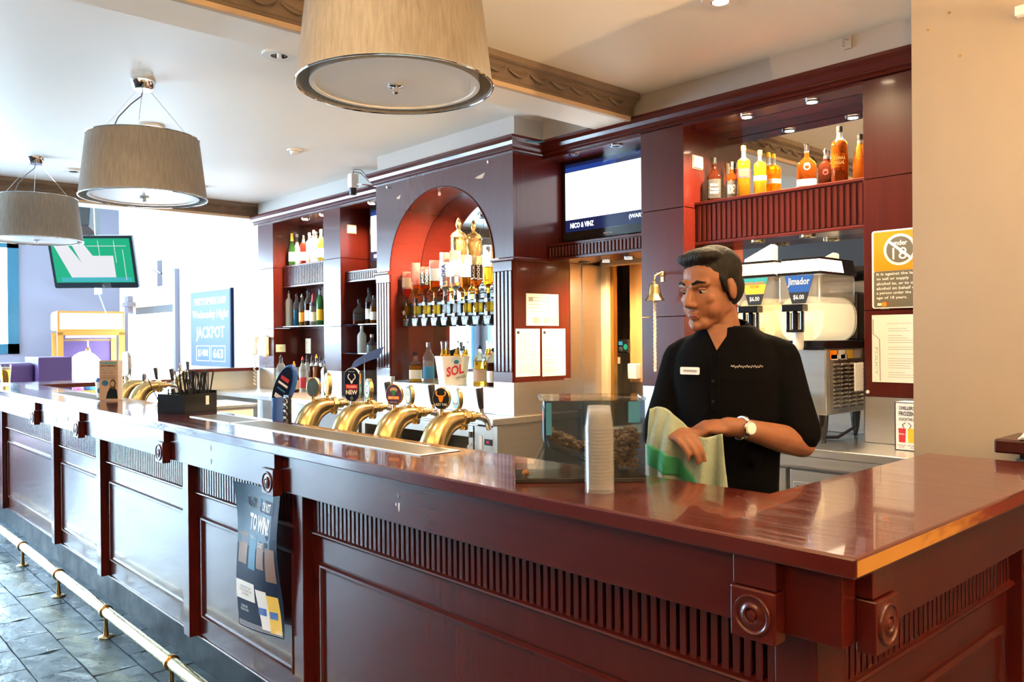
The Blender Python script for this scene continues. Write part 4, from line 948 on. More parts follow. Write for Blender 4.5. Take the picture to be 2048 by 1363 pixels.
# right hand top shelf
G = 'bottles on the lit right shelf'; SZ = 2.306; SY = 4.15
shelf_bottle(1430, 315, SY, SZ, .040, 'square', 'liq_cola', .86, 'black', 'square whiskey bottle with black label, leftmost on the lit right shelf', lab='ink_black', lz=(.08, .5), txt='Old No.7\nTennessee\nWHISKEY', group=G)
shelf_bottle(1465, 323, 4.20, SZ, .033, 'square', 'liq_whisky', .8, 'black', 'small square whiskey bottle with black label and white figures on the lit right shelf', lab='ink_black', lz=(.08, .5), txt='HONEY', group=G)
shelf_bottle(1489, 291, 4.13, SZ, .037, 'rect', 'liq_gold', .72, 'yellow_print', 'golden square scotch bottle with slanted red label on the lit right shelf', lab='red_print', lz=(.36, .54), txt='Red Label', ink='yellow_print', group=G)
shelf_bottle(1522, 300, 4.19, SZ, .035, 'rect', 'liq_gold', .76, 'yellow_print', 'golden scotch bottle with a small cream label, right of the red labelled one', lab='switch_plate', lz=(.34, .44), group=G)
shelf_bottle(1615, 288, 4.14, SZ, .050, 'flask', 'liq_whisky', .8, 'chrome', 'broad decanter shaped red brown rum bottle with white emblem and pale band', lab='print_white', lz=(.05, .2), ry=.6, group=G)
shelf_bottle(1652, 298, 4.19, SZ, .036, 'flask', 'liq_cola', .75, 'chrome', 'dark decanter bottle with a red emblem beside the broad rum bottle', lab='liq_cola', lz=(.05, .1), ry=.65, group=G)
shelf_bottle(1681, 252, 4.13, SZ, .041, 'tall', 'liq_whisky', .74, 'black', 'tallest amber whisky bottle with dark cap on the lit right shelf', lab='liq_amber', lz=(.26, .5), txt='CHIVAS\nREGAL', ink='brass', group=G)
shelf_bottle(1722, 268, 4.17, SZ, .036, 'cone', 'liq_orange', .8, 'black', 'amber bottle half hidden by the right pilaster on the lit shelf', group=G)
for px, py, m_, k in ((1614, 333, 'print_white', 1.), (1651, 344, 'red_print', .8)):
    q = on_y(px, py, 4.09 if m_ == 'print_white' else 4.155); em = MB(); r_, u_ = (math.cos(.4), math.sin(.4), 0), (0, 0, 1)
    em = ring(q, r_, u_, .012*k, .017*k, .001, n=20); e2 = disc(q+Vector((0, 0, .014*k)), r_, u_, .014*k, .007*k, .001, n=16); em.add(e2.v, e2.f)
    par = [o for o in COL.objects if o.name.startswith('bottle') and o.parent is None and ('white emblem' in o['label'] if m_ == 'print_white' else 'red emblem' in o['label'])][0]
    build('emblem', em, m_, par)
# far left top shelf
G = 'bottles on the far left top shelf'; SZ = 2.292
for px, yt, r, sh, lq, cp, lb, Y, lab in (
 (585, 466, .036, 'champ', 'liq_green', 'yellow_print', 'paper', 4.12, 'champagne bottle with gold foil, leftmost on the far left top shelf'),
 (595, 468, .036, 'champ', 'liq_frost', 'print_white', 'paper', 4.18, 'pale champagne bottle with white foil, second on the far left top shelf'),
 (608, 470, .034, 'round', 'liq_red', 'black', 'print_white', 4.13, 'red topped spirit bottle with white label on the far left top shelf'),
 (620, 465, .036, 'tall', 'liq_clear', 'print_white', None, 4.16, 'tall clear glass bottle in the middle of the far left top shelf'),
 (629, 460, .036, 'tall', 'liq_clear', 'switch_plate', 'print_white', 4.12, 'clear bottle with white label right of the middle on the far left top shelf'),
 (634, 463, .034, 'round', 'liq_frost', 'black', None, 4.19, 'clear bottle with black cap towards the right of the far left top shelf'),
 (643, 458, .036, 'round', 'liq_olive', 'print_white', 'print_white', 4.13, 'yellow green bottle at the right end of the far left top shelf')):
    shelf_bottle(px, yt, Y, SZ, r, sh, lq, .75, cp, lab, lab=lb, group=G, neck=('yellow_print' if 'gold foil' in lab else None))
# far left glass shelf
G = 'bottles on the far left glass shelf'
for px, yt, r, sh, lq, fl_, cp, lb, lab in (
 (578, 579, .036, 'tall', 'liq_frost', .9, 'chrome', None, 'frosted grey vodka bottle, leftmost on the glass shelf'),
 (593, 585, .034, 'round', 'liq_blue', .5, 'black', None, 'bright blue liqueur bottle with pourer on the glass shelf'),
 (604, 587, .033, 'round', 'liq_orange', .5, 'chrome', 'orange', 'orange labelled bottle with pourer on the glass shelf'),
 (616, 577, .036, 'round', 'liq_cola', .6, 'black', 'print_white', 'dark bottle with white roundel and pourer on the glass shelf'),
 (626, 586, .036, 'round', 'liq_clear', .6, 'red_print', 'paper', 'clear bottle with red neck and cream label on the glass shelf'),
 (640, 573, .036, 'round', 'liq_green', .8, 'black', 'yellow_print', 'green whiskey bottle with pale label at the right of the glass shelf')):
    shelf_bottle(px, yt, 4.12, 1.656, r, sh, lq, fl_, cp, lab, lab=('sign_orange' if lb == 'orange' else lb), pour=True, group=G, neck='red_print' if 'red neck' in lab else None)
# left counter bottles
G = 'bottles on the left back counter'
for px, yt, r, sh, lq, fl_, cp, lb, Y, lab in (
 (561, 708, .046, 'round', 'liq_clear', .55, 'black', 'yellow_print', 3.86, 'gin bottle with bright yellow label on the left back counter'),
 (587, 722, .05, 'squat', 'liq_brown', .7, 'sign_orange', 'kraft', 3.86, 'squat dark orange liqueur bottle with ribbon label on the left back counter'),
 (604, 712, .036, 'round', 'liq_clear', .6, 'red_print', 'red_print', 3.98, 'clear bottle with red cap and red label on the left back counter'),
 (613, 708, .036, 'round', 'liq_clear', .6, 'black', 'print_white', 4.06, 'clear bottle with white label and pourer on the left back counter'),
 (623, 710, .036, 'round', 'liq_cola', .7, 'black', 'kraft', 4.0, 'dark bottle with tan oval label on the left back counter'),
 (632, 708, .036, 'round', 'liq_brown', .7, 'yellow_print', 'paper', 3.92, 'dark bottle with yellow neck band on the left back counter'),
 (640, 711, .036, 'round', 'liq_cola', .7, 'black', 'blue_print', 3.95, 'dark blue labelled bottle beside the white lit pilaster'),
 (647, 718, .03, 'tall', 'liq_clear', .6, 'blue_print', 'print_white', 3.86, 'slim white and blue bottle in front of the white lit pilaster')):
    shelf_bottle(px, yt, Y, 1.0, r, sh, lq, fl_, cp, lab, lab=lb, pour=True, group=G, lz=(.1, .4), txt='NIKKA' if 'gin' in lab else None, ink='red_print')
# niche glass shelves
G = 'bottles on the niche glass shelves'
for px, yt, r, sh, lq, fl_, cp, lb, z, lab in (
 (718, 598, .056, 'flask', 'liq_whisky', .45, 'black', 'ink_black', 1.655, 'broad flask of whisky on the upper niche shelf'),
 (738, 575, .034, 'round', 'liq_cola', .6, 'black', 'paper', 1.655, 'dark bottle with cream label on the upper niche shelf'),
 (748, 590, .036, 'round', 'liq_amber', .6, 'black', 'print_white', 1.655, 'pale bottle against the arched unit on the upper niche shelf'),
 (723, 651, .042, 'round', 'liq_frost', .9, 'white_plastic', None, 1.392, 'frosted white rum bottle on the lower niche shelf'),
 (743, 668, .048, 'squat', 'liq_clear', .4, 'cream_plastic', None, 1.392, 'faceted clear decanter on the lower niche shelf')):
    shelf_bottle(px, yt, 4.08, z, r, sh, lq, fl_, cp, lab, lab=lb, group=G, ry=.6 if sh == 'flask' else 1)
# bottles on the arch ledge
G = 'bottles on the arch ledge'
for px, yt, r, sh, lq, fl_, cp, lb, lab, tx in (
 (830, 703, .05, 'square', 'liq_gold', .55, 'black', 'paper', 'honey whiskey bottle with white label on the left of the arch ledge', None),
 (856, 684, .044, 'round', 'liq_clear', .55, 'chrome', 'sky_print', 'clear agave spirit bottle with blue strip label on the arch ledge', None),
 (959, 690, .05, 'round', 'liq_gold', .6, 'black', 'kraft', 'golden rum bottle with pourer right of the ice bucket', None),
 (985, 695, .044, 'round', 'liq_cola', .6, 'black', 'print_white', 'bottle half hidden by the right fluted pilaster on the arch ledge', None)):
    shelf_bottle(px, yt, 3.80, 1.18, r, sh, lq, fl_, cp, lab, lab=lb, group=G, lz=(.1, .4), pour=('pourer' in lab or 'half' in lab))
# ice bucket with beers
q = on_y(905, 772, 3.76)
ib = thing('ice_bucket', (q.x, 3.76, 1.18), 'white tapered ice bucket printed SOL holding four beers on the arch ledge', 'bucket', rz=math.atan2(-q.x, 3.76)+.35)
ib.scale = (.86, .86, .86)
build('body', MB().loft([(0, .105, .09, 5), (.235, .135, .115, 5), (.235, .128, .108, 5), (.01, .1, .085, 5)], 24, cap=(1, 1)), 'print_white', ib, smooth=True, local=True)
build('rim', MB().loft([(.228, .137, .117, 5), (.242, .139, .119, 5), (.242, .128, .108, 5), (.228, .128, .108, 5)], 24, cap=(0, 0)), 'print_white', ib, smooth=True, local=True)
def ibt(nm, s, m, x, z, w, h, b=.02):
    t = text(nm, s, m, None, (x, -.118-.04*z+.0, z), (1, 0, .22), (-.05, -.1, 1), w, h, b, lift=.002); t.parent = ib
ibt('lettering', 'SOL', 'red_print', -.02, .125, .16, .085, .03); ibt('lettering', 'CERVEZA', 'ink_black', .03, .065, .09, .02, .01)
t = disc((-.01, -.128, .195), (1, 0, 0), (0, -.1, 1), .024, .018, .001); o = build('sun_print', t, 'sky_print', None); o.parent = ib
rm = MB()
for i in range(9):
    a = PI*(i+.5)/9; p = plate((-.01+.042*math.cos(a), -.129, .195+.036*math.sin(a)), (math.cos(a), 0, math.sin(a)), (-math.sin(a), 0, math.cos(a)), .014, .003, .001); rm.add(p.v, p.f)
o = build('sun_rays', rm, 'sky_print', None); o.parent = ib
o = build('handle_slot', rplate((.134, .0, .17), (0, 1, 0), (0, 0, 1), .07, .025, .002, 0, .01), 'brass_old', None); o.parent = ib
MI = Matrix.Translation((q.x, 3.76, 1.18)) @ rotz(math.atan2(-q.x, 3.76)+.35) @ Matrix.Scale(.86, 4)
for i, (ax, ay) in enumerate(((-.07, -.03), (-.03, .03), (.04, .02), (.085, -.02))):
    p = MI @ Vector((ax, ay, .10))
    bo_ = bottle((p.x, p.y, p.z), .235, .029, 'champ', 'liq_gold', .75, 'liq_clear', ORD[i]+' small golden beer bottle from the left in the white ice bucket', group='beers in the ice bucket', name='beer_bottle')
    bo_.rotation_euler = ((-.05, .05)[i % 2], (-.12, -.04, .06, .16)[i], bo_.rotation_euler.z)
# trophy in the arch
q = on_y(917, 470, 3.888)
tr = thing('trophy', (q.x, 3.888, 1.92), 'tall golden lidded trophy cup gleaming inside the arch', 'trophy')
c = (q.x, 3.888); zt = on_y(917, 436, 3.888).z
build('cup', MB().lathe([(.03, 1.92), (.03, 1.94), (.012, 1.96), (.012, 2.0), (.035, 2.04), (.058, 2.14), (.064, 2.24), (.06, 2.27), (.066, 2.28)], 24, c), 'brass', tr, smooth=True)
build('lid', MB().lathe([(.066, 2.28), (.05, 2.31), (.025, 2.325), (.012, 2.34), (.02, 2.36), (.024, 2.385), (.012, 2.41), (.002, zt)], 20, c), 'brass', tr, smooth=True)
for s in (-1, 1): build('handle', MB().tube([(c[0]+s*.06, c[1], 2.24), (c[0]+s*.09, c[1], 2.25), (c[0]+s*.085, c[1], 2.19), (c[0]+s*.055, c[1], 2.14)], .005, 6), 'brass', tr, smooth=True)
ts = build('trophy_shelf', box(HX0, HX1, 3.826, 3.962, 1.908, 1.918), 'shelf_glass', ar)
# optic rack with upended bottles
RZT = 1.80
rk = thing('optic_rack', (-4.95, 3.82, 1.60), 'black two bar optic rack with steel clips crossing the arch', 'rack')
build('upper_bar', box(HX0+.005, HX1-.005, 3.80, 3.83, 1.775, 1.80), 'black', rk, bevel=.004); build('lower_bar', box(HX0+.005, HX1-.005, 3.80, 3.83, 1.685, 1.705), 'black', rk, bevel=.004)
build('wire_rail', MB().tube([(HX0+.005, 3.85, 1.865), (HX1-.005, 3.85, 1.865)], .004, 6), 'chrome', rk)
N = 10; step = (HX1-HX0-.12)/(N-1)
IB = [('liq_red', .30, .026, 'round', 'kraft', 2.05, .036, 'dark red liqueur'), ('liq_amber', .30, 0, 'tall', None, 2.11, .037, 'tall amber spirit'), ('liq_whisky', .34, 0, 'square', 'ink_black', 2.07, .04, 'black labelled whiskey'),
      ('liq_amber', .36, 0, 'rect', 'print_white', 2.11, .04, 'white labelled amber'), ('liq_clear', .1, 0, 'tall', 'print_white', 2.16, .041, 'blue lettered vodka'), ('liq_clear', .1, 0, 'tall', 'print_white', 2.165, .041, 'plain clear vodka'),
      ('liq_amber', .36, 0, 'rect', 'print_white', 2.12, .04, 'white labelled golden'), ('liq_whisky', .32, 0, 'square', 'ink_black', 2.10, .042, 'second black labelled whiskey'), ('liq_gold', .45, 0, 'tall', None, 2.17, .04, 'orange golden'), ('liq_clear', .15, 0, 'rect', 'paper', 2.10, .04, 'cream labelled clear')]
for i, (lq, fill, _, sh, lb, zt_, r, nm) in enumerate(IB):
    x = HX0+.06+i*step
    b_ = bottle((x, 3.778, RZT), zt_-RZT, r, sh, lq, fill, 'black', nm+' bottle hanging upside down in the optic rack, '+ORD[i]+' from the left', lab=lb, lz=(.2, .5), group='upended bottles in the optic rack', inv=True, name='upended_bottle')
    if nm.startswith('blue'):
        t = text('lettering', 'VODKA', 'blue_print', None, (-.01, -r*1.04, .19), (0, 0, 1), (-1, 0, 0), .16, .03, .03, lift=.001); t.parent = b_
    if 'black labelled' in nm:
        t = text('lettering', '0000', 'print_white', None, (.012, -r*1.05, .19), (0, 0, 1), (-1, 0, 0), .12, .024, .03, lift=.001); t.parent = b_
        t = text('lettering', 'JACK', 'print_white', None, (-.02, -r*1.05, .19), (0, 0, 1), (-1, 0, 0), .1, .02, .03, lift=.001); t.parent = b_
    dp = thing('spirit_dispenser', (x, 3.80, 1.60), 'black spirit measure with green and red buttons under the optic rack, '+ORD[i]+' from the left', 'dispenser', 'spirit measures on the optic rack')
    build('clip', box(x-.05, x-.02, 3.785, 3.80, 1.775, 1.805), 'chrome', dp, bevel=.003); build('clip', box(x-.05, x-.02, 3.785, 3.80, 1.68, 1.71), 'chrome', dp, bevel=.003)
    build('chamber', MB().lathe([(.024, 1.705), (.026, 1.715), (.026, 1.765), (.02, 1.775)], 14, (x, 3.785)), 'liq_gold' if 'liq_clear' != lq else 'liq_clear', dp, smooth=True); build('back_plate', box(x-.035, x+.035, 3.80, 3.815, 1.70, 1.78), 'black', dp)
    build('body', MB().prism([(x-.045, 1.68), (x+.045, 1.68), (x+.03, 1.615), (x-.03, 1.615)], 3.765, 3.80, 'y'), 'black', dp, bevel=.003); build('face_plate', MB().prism([(x-.034, 1.655), (x+.034, 1.655), (x+.024, 1.622), (x-.024, 1.622)], 3.762, 3.766, 'y'), 'plastic_grey', dp)
    build('button', disc((x-.017, 3.766, 1.668), (1, 0, 0), (0, 0, 1), .010, .007, .003), 'lime', dp); build('button', disc((x+.017, 3.766, 1.668), (1, 0, 0), (0, 0, 1), .010, .007, .003), 'pink_print', dp)
tg = on_y(808, 625, 3.77); tag(build('price_ticket', plate(tg, (1, -.1, .4), (-.3, -.2, 1), .04, .03, .001), 'paper'), 'small white paper ticket stuck on the left end of the optic rack', 'ticket')
# ================================================================== beer fonts
UB = .92
ub = thing('under_bar_shelf', (-4, 1.88, 0), 'steel under bar work shelf carrying the beer fonts behind the bar top', 'shelf')
build('top', box(-7.6, -1.95, 1.74, 2.02, UB-.03, UB), 'steel_x', ub, bevel=.003); build('front', box(-7.6, -1.95, 1.98, 2.0, .1, UB-.03), 'steel_x', ub); build('side_shelf', box(-7.86, -7.6, 2.02, 3.0, UB-.03, UB), 'steel', ub); build('side_front', box(-7.62, -7.6, 2.02, 3.0, .1, UB-.03), 'steel', ub); build('leg', box(-1.99, -1.95, 1.74, 1.98, 0, UB-.03), 'steel', ub); build('leg', box(-7.6, -7.56, 1.74, 1.98, 0, UB-.03), 'steel', ub)
def font(x, y, z, rz, label, handles=True, badges=(), body='brass'):
    o = thing('beer_font', (x, y, z), label, 'beer tap', rz=rz); K = dict(local=True, smooth=True)
    build('base_ring', MB().lathe([(.07, 0), (.07, .012), (.056, .02)], 28), 'chrome', o, **K)
    P = [(0, 0, .02), (0, 0, .17), (0, .005, .205), (0, .018, .237), (0, .038, .264), (0, .066, .283), (0, .10, .292), (0, .14, .294)]
    build('swan_neck', MB().tube(P, [.052, .052, .051, .049, .045, .04, .033, .027], 24), body, o, **K)
    inner = [(0, .046, .02), (0, .046, .16), (0, .055, .20), (0, .075, .235), (0, .10, .255), (0, .14, .266)]
    build('rib', MB().tube(inner, [.014]*5+[.008], 12), body, o, **K)
    build('collar', MB().tube([(0, .138, .294), (0, .142, .294), (0, .162, .294), (0, .166, .294)], [.028, .033, .033, .028], 8), body, o, **K)
    build('drip_nut', MB().lathe([(.014, .245), (.018, .25), (.018, .268)], 8, (0, .152)), body, o, **K)
    build('shank', MB().tube([(0, .166, .294), (0, .178, .294), (0, .18, .294), (0, .20, .294), (0, .203, .294), (0, .235, .292)], [.018, .018, .022, .022, .014, .013], 14), 'brass', o, **K)
    build('spout', MB().tube([(0, .225, .292), (0, .25, .288), (0, .272, .268), (0, .282, .235)], [.015, .016, .012, .011], 12), 'chrome', o, **K)
    build('lever', MB().tube([(0, .245, .295), (0, .243, .325)], .008, 8), 'chrome', o, **K)
    build('handle', MB().tube([(0, .243, .322), (0, .240, .335), (0, .232, .40), (0, .231, .405)], [.010, .0115, .0165, .014], 12), 'black', o, **K)
    for b in badges: badge(o, *b)
    return o
def badge(o, kind, y, zc, ang, rx, ry, rim, face, extra=()):
    # ang: rotation of the facing from -y towards +x
    n = Vector((math.sin(ang), -math.cos(ang), 0)); r = Vector((math.cos(ang), math.sin(ang), 0)); u = Vector((0, 0, 1)); c = Vector((0, y, zc))
    st = build('badge_stem', MB().lathe([(.014, .29), (.008, .305), (.008, zc-ry+.004)], 12, (0, y)), rim, o, smooth=True, local=True)
    f = lambda k: rplate(c, r, u, rx*2*k, ry*2*k, .018, -.014, rx*.98*k, 10) if kind == 'tall' else disc(c, r, u, rx*k, ry*k, .018, -.014, 32)
    body = build('badge', f(1), rim, o, local=True, bevel=.003)
    def sub(nm, mb, m):
        q = build(nm, mb, m, body, local=True); q.matrix_parent_inverse = Matrix.Translation(body.location).inverted(); return q
    sub('badge_face', rplate(c, r, u, rx*1.84, ry*1.88, .001, .004, rx*.9, 10) if kind == 'tall' else disc(c, r, u, rx*.9, ry*.9, .001, .004, 32), face)
    for e in extra:
        if e[0] == 't':
            _, s, m, dx, dz, w, h, bo = e; t = text('lettering', s, m, None, c+r*dx+u*dz, r, u, w, h, bo, lift=.0062); t.parent = body; t.matrix_parent_inverse = Matrix.Translation(body.location).inverted()
        elif e[0] == 'r': _, m, dx, dz, w, h = e; sub('badge_band', plate(c+r*dx+u*dz, r, u, w, h, .0006, .0052), m)
        elif e[0] == 'd': _, m, dx, dz, a, b = e; sub('badge_mark', disc(c+r*dx+u*dz, r, u, a, b, .0006, .0053, 20), m)
        elif e[0] == 'o': _, m, a, b = e; sub('badge_ring', ring(c, r, u, a, b, .0006, .0054), m)
        elif e[0] == 'p': _, m, pts = e; sub('badge_mark', MB().prism(pts, .0056, .0062).xf(frame(c, r, u)), m)
        elif e[0] == 'l':
            _, m, pts, w = e; sub('badge_mark', MB().tube([c+r*a+u*b+n*.0056 for a, b in pts], w, 6), m)
antler = [('l', 'print_white', [(s*.004, .012), (s*.006, .02), (s*.017, .03), (s*.017, .04), (s*.011, .048)], .0022) for s in (-1, 1)]+[('d', 'print_white', 0, .012, .005, .007)]
horns = [('l', 'sign_orange', [(s*.006, .008), (s*.016, .012), (s*.02, .02), (s*.016, .027)], .0026) for s in (-1, 1)]+[('p', 'sign_orange', [(-.012, .012), (.012, .012), (.009, 0), (.005, -.013), (-.005, -.013), (-.009, 0)])]
A1, A2 = .5, -.14
font(-2.475, 1.85, UB, 0, 'brass swan neck beer font nearest the nut dispenser with a bull badge', badges=[
  ('disc', .045, .372, A1, .036, .043, 'brass', 'kick_black', horns+[('t', 'LAZY YAK', 'print_white', 0, -.022, .052, .009, .02)]),
  ('disc', .118, .366, A2, .03, .042, 'brass', 'green_print', [('d', 'print_white', 0, .008, .02, .026), ('r', 'teal_print', -.006, .01, .008, .022), ('r', 'sky_print', .006, .01, .008, .022), ('t', 'WICKET', 'red_print', 0, -.018, .036, .01, .02)])])
font(-2.79, 1.85, UB, 0, 'brass swan neck beer font with a purple badge showing a green head', badges=[
  ('disc', .045, .372, A1, .038, .044, 'brass', 'booth_purple', [('p', 'green_print', [(-.012, .018), (.012, .018), (.006, .002), (0, -.006), (-.006, .002)]), ('d', 'kraft', 0, .02, .017, .01), ('r', 'sign_orange', 0, -.012, .05, .012), ('t', 'FAT YAK', 'print_white', 0, -.012, .042, .009, .02), ('t', 'PALE ALE', 'print_white', 0, -.03, .03, .005, .0)]),
  ('disc', .118, .366, A2, .03, .042, 'brass', 'sky_print', [('d', 'paper', 0, 0, .021, .032), ('t', 'CJ', 'teal_print', 0, .006, .024, .02, .03), ('r', 'red_print', 0, -.018, .03, .006)])])
font(-3.12, 1.85, UB, 0, 'pale tarnished swan neck beer font with a tall black stag badge', badges=[
  ('tall', .05, .40, A1+.05, .037, .075, 'chrome', 'navy_print', [x if x[0] != 'd' else x for x in antler]+[('t', 'SINCE 1869', 'print_white', 0, .058, .03, .004, 0), ('r', 'red_print', 0, -.008, .058, .02), ('t', 'TOOHEYS', 'print_white', 0, -.008, .046, .009, .02), ('t', 'NEW', 'print_white', 0, -.032, .056, .02, .04), ('d', 'plastic_grey', 0, -.058, .007, .009)]),
  ('disc', .13, .376, A2-.04, .036, .048, 'brass', 'green_print', [('d', 'print_white', 0, 0, .026, .036), ('o', 'plastic_grey', .014, .02), ('d', 'plastic_grey', 0, 0, .008, .01)])])
font(-3.455, 1.85, UB, 0, 'brass swan neck beer font beside the tall blue tap display', badges=[
  ('disc', .045, .376, A1, .036, .046, 'brass', 'plastic_grey', [('t', 'XXXX', 'sky_print', 0, .014, .052, .024, .03), ('r', 'sky_print', 0, -.002, .06, .002), ('t', 'GOLD', 'sky_print', 0, -.02, .046, .02, .02)]),
  ('disc', .118, .386, A2, .032, .056, 'brass', 'yellow_print', [('d', 'print_white', -.01, -.02, .018, .02), ('r', 'sign_orange', -.008, .016, .014, .03)])])
# second bank further left
font(-5.78, 1.85, UB, 0, 'brass beer font by the black straw holder, right one of the distant pair', badges=[('disc', .05, .35, A1, .012, .03, 'chrome', 'chrome', ())])
font(-6.09, 1.85, UB, 0, 'brass beer font behind the brown menu card, left one of the distant pair', badges=[('tall', .03, .44, .2, .05, .085, 'chrome', 'kraft', [('r', 'green_print', 0, .03, .07, .03), ('r', 'yellow_print', 0, -.02, .07, .04), ('r', 'print_white', 0, .065, .07, .012)])])
font(-7.74, 2.35, UB, -PI/2, 'small distant beer font with round teal badge on the far bar return', badges=[('disc', .05, .36, 1.2, .035, .045, 'chrome', 'teal_print', [('d', 'red_print', 0, 0, .016, .02)])])
font(-7.74, 2.85, UB, -PI/2, 'small distant beer font with silver lens, rear one on the far bar return', badges=[('disc', .05, .35, 1.2, .02, .04, 'chrome', 'chrome', ())])
# blue illuminated tap display leaning left of the fonts
bs = thing('tap_display', (-3.62, 1.86, UB), 'tall blue leaning tap display with oval face left of the brass fonts', 'tap display')
ax = Vector((.50, .10, .86)).normalized(); c0 = Vector((-3.74, 1.86, 1.21)); sd_ = Vector((.42, -.9, 0)); sd_ = (sd_-ax*sd_.dot(ax)).normalized(); rr = ax.cross(sd_).normalized()
build('stalk', MB().tube([(-3.66, 1.86, UB), (-3.69, 1.86, 1.05), (-3.71, 1.86, 1.13), c0+ax*.03], [.05, .048, .045, .04], 16), 'blue_print', bs, smooth=True)
build('head', MB().prism([(.055*math.cos(2*PI*i/28), .125*math.sin(2*PI*i/28)) for i in range(28)], -.03, .0).xf(frame(c0+ax*.09+sd_*.01, sd_.cross(ax)*-1, ax)), 'blue_print', bs, bevel=.008)
Fh = frame(c0+ax*.09+sd_*.012, sd_.cross(ax)*-1, ax)
build('face', MB().prism([(.046*math.cos(2*PI*i/28), .115*math.sin(2*PI*i/28)) for i in range(28)], -.001, .004).xf(Fh), 'navy_print', bs)
for (dz, w, h, m) in ((.05, .05, .02, 'red_print'), (.02, .06, .012, 'print_white'), (-.01, .05, .008, 'sky_print'), (-.05, .05, .022, 'print_white'), (-.075, .03, .01, 'sky_print')): build('print', box(-w/2, w/2, dz-h/2, dz+h/2, .004, .005).xf(Fh), m, bs)
chn = thing('chain', (-3.63, 1.80, UB), 'short ornamental metal chain bracket beside the blue tap display', 'chain')
for i in range(4): build('link', MB().tube([Vector((-3.55+.016*math.cos(t*PI/8), 1.80, 1.14+i*.03+.018*math.sin(t*PI/8))) for t in range(17)], .004, 6), 'chrome', chn, smooth=True)
build('bracket', box(-3.575, -3.525, 1.805, 1.82, UB, 1.26), 'black', chn)
# drip trays let into the bar top
def drip(x0, x1, y0, y1, label):
    o = thing('drip_tray', ((x0+x1)/2, (y0+y1)/2, BZ), label, 'drip tray')
    build('frame', box(x0, x1, y0, y1, BZ+.0002, BZ+.003), 'steel_x', o, bevel=.001)
    s = MB(); n = int((x1-x0-.02)/.009)
    for i in range(n): x = x0+.012+i*.009; s.box(x, x+.004, y0+.012, y1-.012, BZ+.003, BZ+.0036)
    g = build('grille_bars', s, 'plastic_grey', o); g['kind'] = 'stuff'
drip(-3.47, -2.07, 1.50, 1.66, 'long steel drip tray grille let into the bar top below the near beer fonts')
drip(-3.93, -3.48, 1.50, 1.66, 'steel drip tray grille on the bar top right of the straw holder')
drip(-6.45, -5.35, 1.50, 1.66, 'distant steel drip tray grille beside the brown menu card')
# ================================================================== things on the bar top
# straw holder
a, b, c = on_z(315, 826, BZ), on_z(369, 829, BZ), on_z(405, 822, BZ)
u = (a-b); lu = u.length; u.normalize(); w_ = Vector((0, 0, 1)).cross(u); w_ = w_ if w_.dot(c-b) > 0 else -w_; lw = .20
ch_ = thing('straw_holder', tuple(b), 'black plastic caddy full of black straws on the bar top', 'caddy')
Fc = Matrix(((u.x, w_.x, 0, b.x), (u.y, w_.y, 0, b.y), (0, 0, 1, BZ), (0, 0, 0, 1)))
hh = .098
build('tray', box(0, lu, 0, lw, 0, .006).xf(Fc), 'black_gloss', ch_)
for (x0, x1, y0, y1, h) in ((0, lu, 0, .004, hh), (lu-.004, lu, .004, lw, hh), (.0, lu, lw-.004, lw, hh+.012), (0, .004, .004, lw-.004, hh), (lu*.5, lu*.5+.003, .004, lw-.004, hh-.01)): build('wall', box(x0, x1, y0, y1, .004, h).xf(Fc), 'black_gloss', ch_)
build('slot', box(-.001, .0, .13, .15, .04, .085).xf(Fc), 'paper', ch_)
st0 = None
for i in range(44):
    p = Fc @ Vector((random.uniform(.012, lu*.46), random.uniform(.05, lw-.012), .008)); q = p+Vector((random.uniform(-.035, .035), random.uniform(-.035, .035), .2+random.uniform(-.006, .006)))
    tag(build('straw', MB().tube([p, q], .003, 6), 'black'), 'black drinking straw standing in the caddy on the bar top', 'straw', 'black straws in the caddy')
for i in range(12):
    p = Fc @ Vector((lu*.56+random.uniform(0, .05), .02+i*.013, .008)); q = p+Vector((0, 0, .108+random.uniform(-.004, .008)))
    tag(build('stirrer', MB().tube([p, q], .0045, 6), 'black'), 'short black stirrer in the low side of the straw caddy', 'stirrer', 'black stirrers in the caddy')
p = Fc @ Vector((lu*.9, .02, .008)); tag(build('straw', MB().tube([p, p+Vector((-.05, -.06, .17))], .003, 6), 'black'), 'single black straw leaning out to the left of the caddy', 'straw')
# menu card and paper cup
q = on_z(213, 801, BZ); mc = thing('menu_card', (q.x, 1.56, BZ), 'brown promotional table card with a waitress photo on the bar top', 'menu card'); r_ = Vector((.72, .69, 0)); u_ = Vector((0, 0, 1)); mw, mh = .118, .245
cc = Vector((q.x, 1.56, BZ+mh/2)); nn = r_.normalized().cross(u_)
build('card', plate(cc, r_, u_, mw, mh, .003), 'kraft', mc); build('card', plate(cc-nn*.05, r_, u_, mw, mh, .003), 'paper', mc)
def mt(s, v, w, h, m='plastic_grey', u0=0.): text('lettering', s, m, mc, cc+r_.normalized()*u0*mw+u_*v*mh, r_, u_, w*mw, h*mh, .02, lift=.004)
build('band', plate(cc+u_*.44*mh, r_, u_, mw*.86, .008, .0006, .003), 'teal_print', mc); mt('#CHEERS', .37, .8, .05, 'ink_black'); mt('4UGLY', .27, .8, .09, 'paper_ink'); mt('MUGS', .19, .6, .02)
for v in (.12, .08, .05): build('rule', plate(cc+u_*v*mh, r_, u_, mw*.8, .002, .0005, .003), 'plastic_grey', mc)
build('round_mark', disc(cc+u_*(-.06)*mh-r_.normalized()*.2*mw, r_, u_, .02, .017, .0006, .003), 'sky_print', mc)
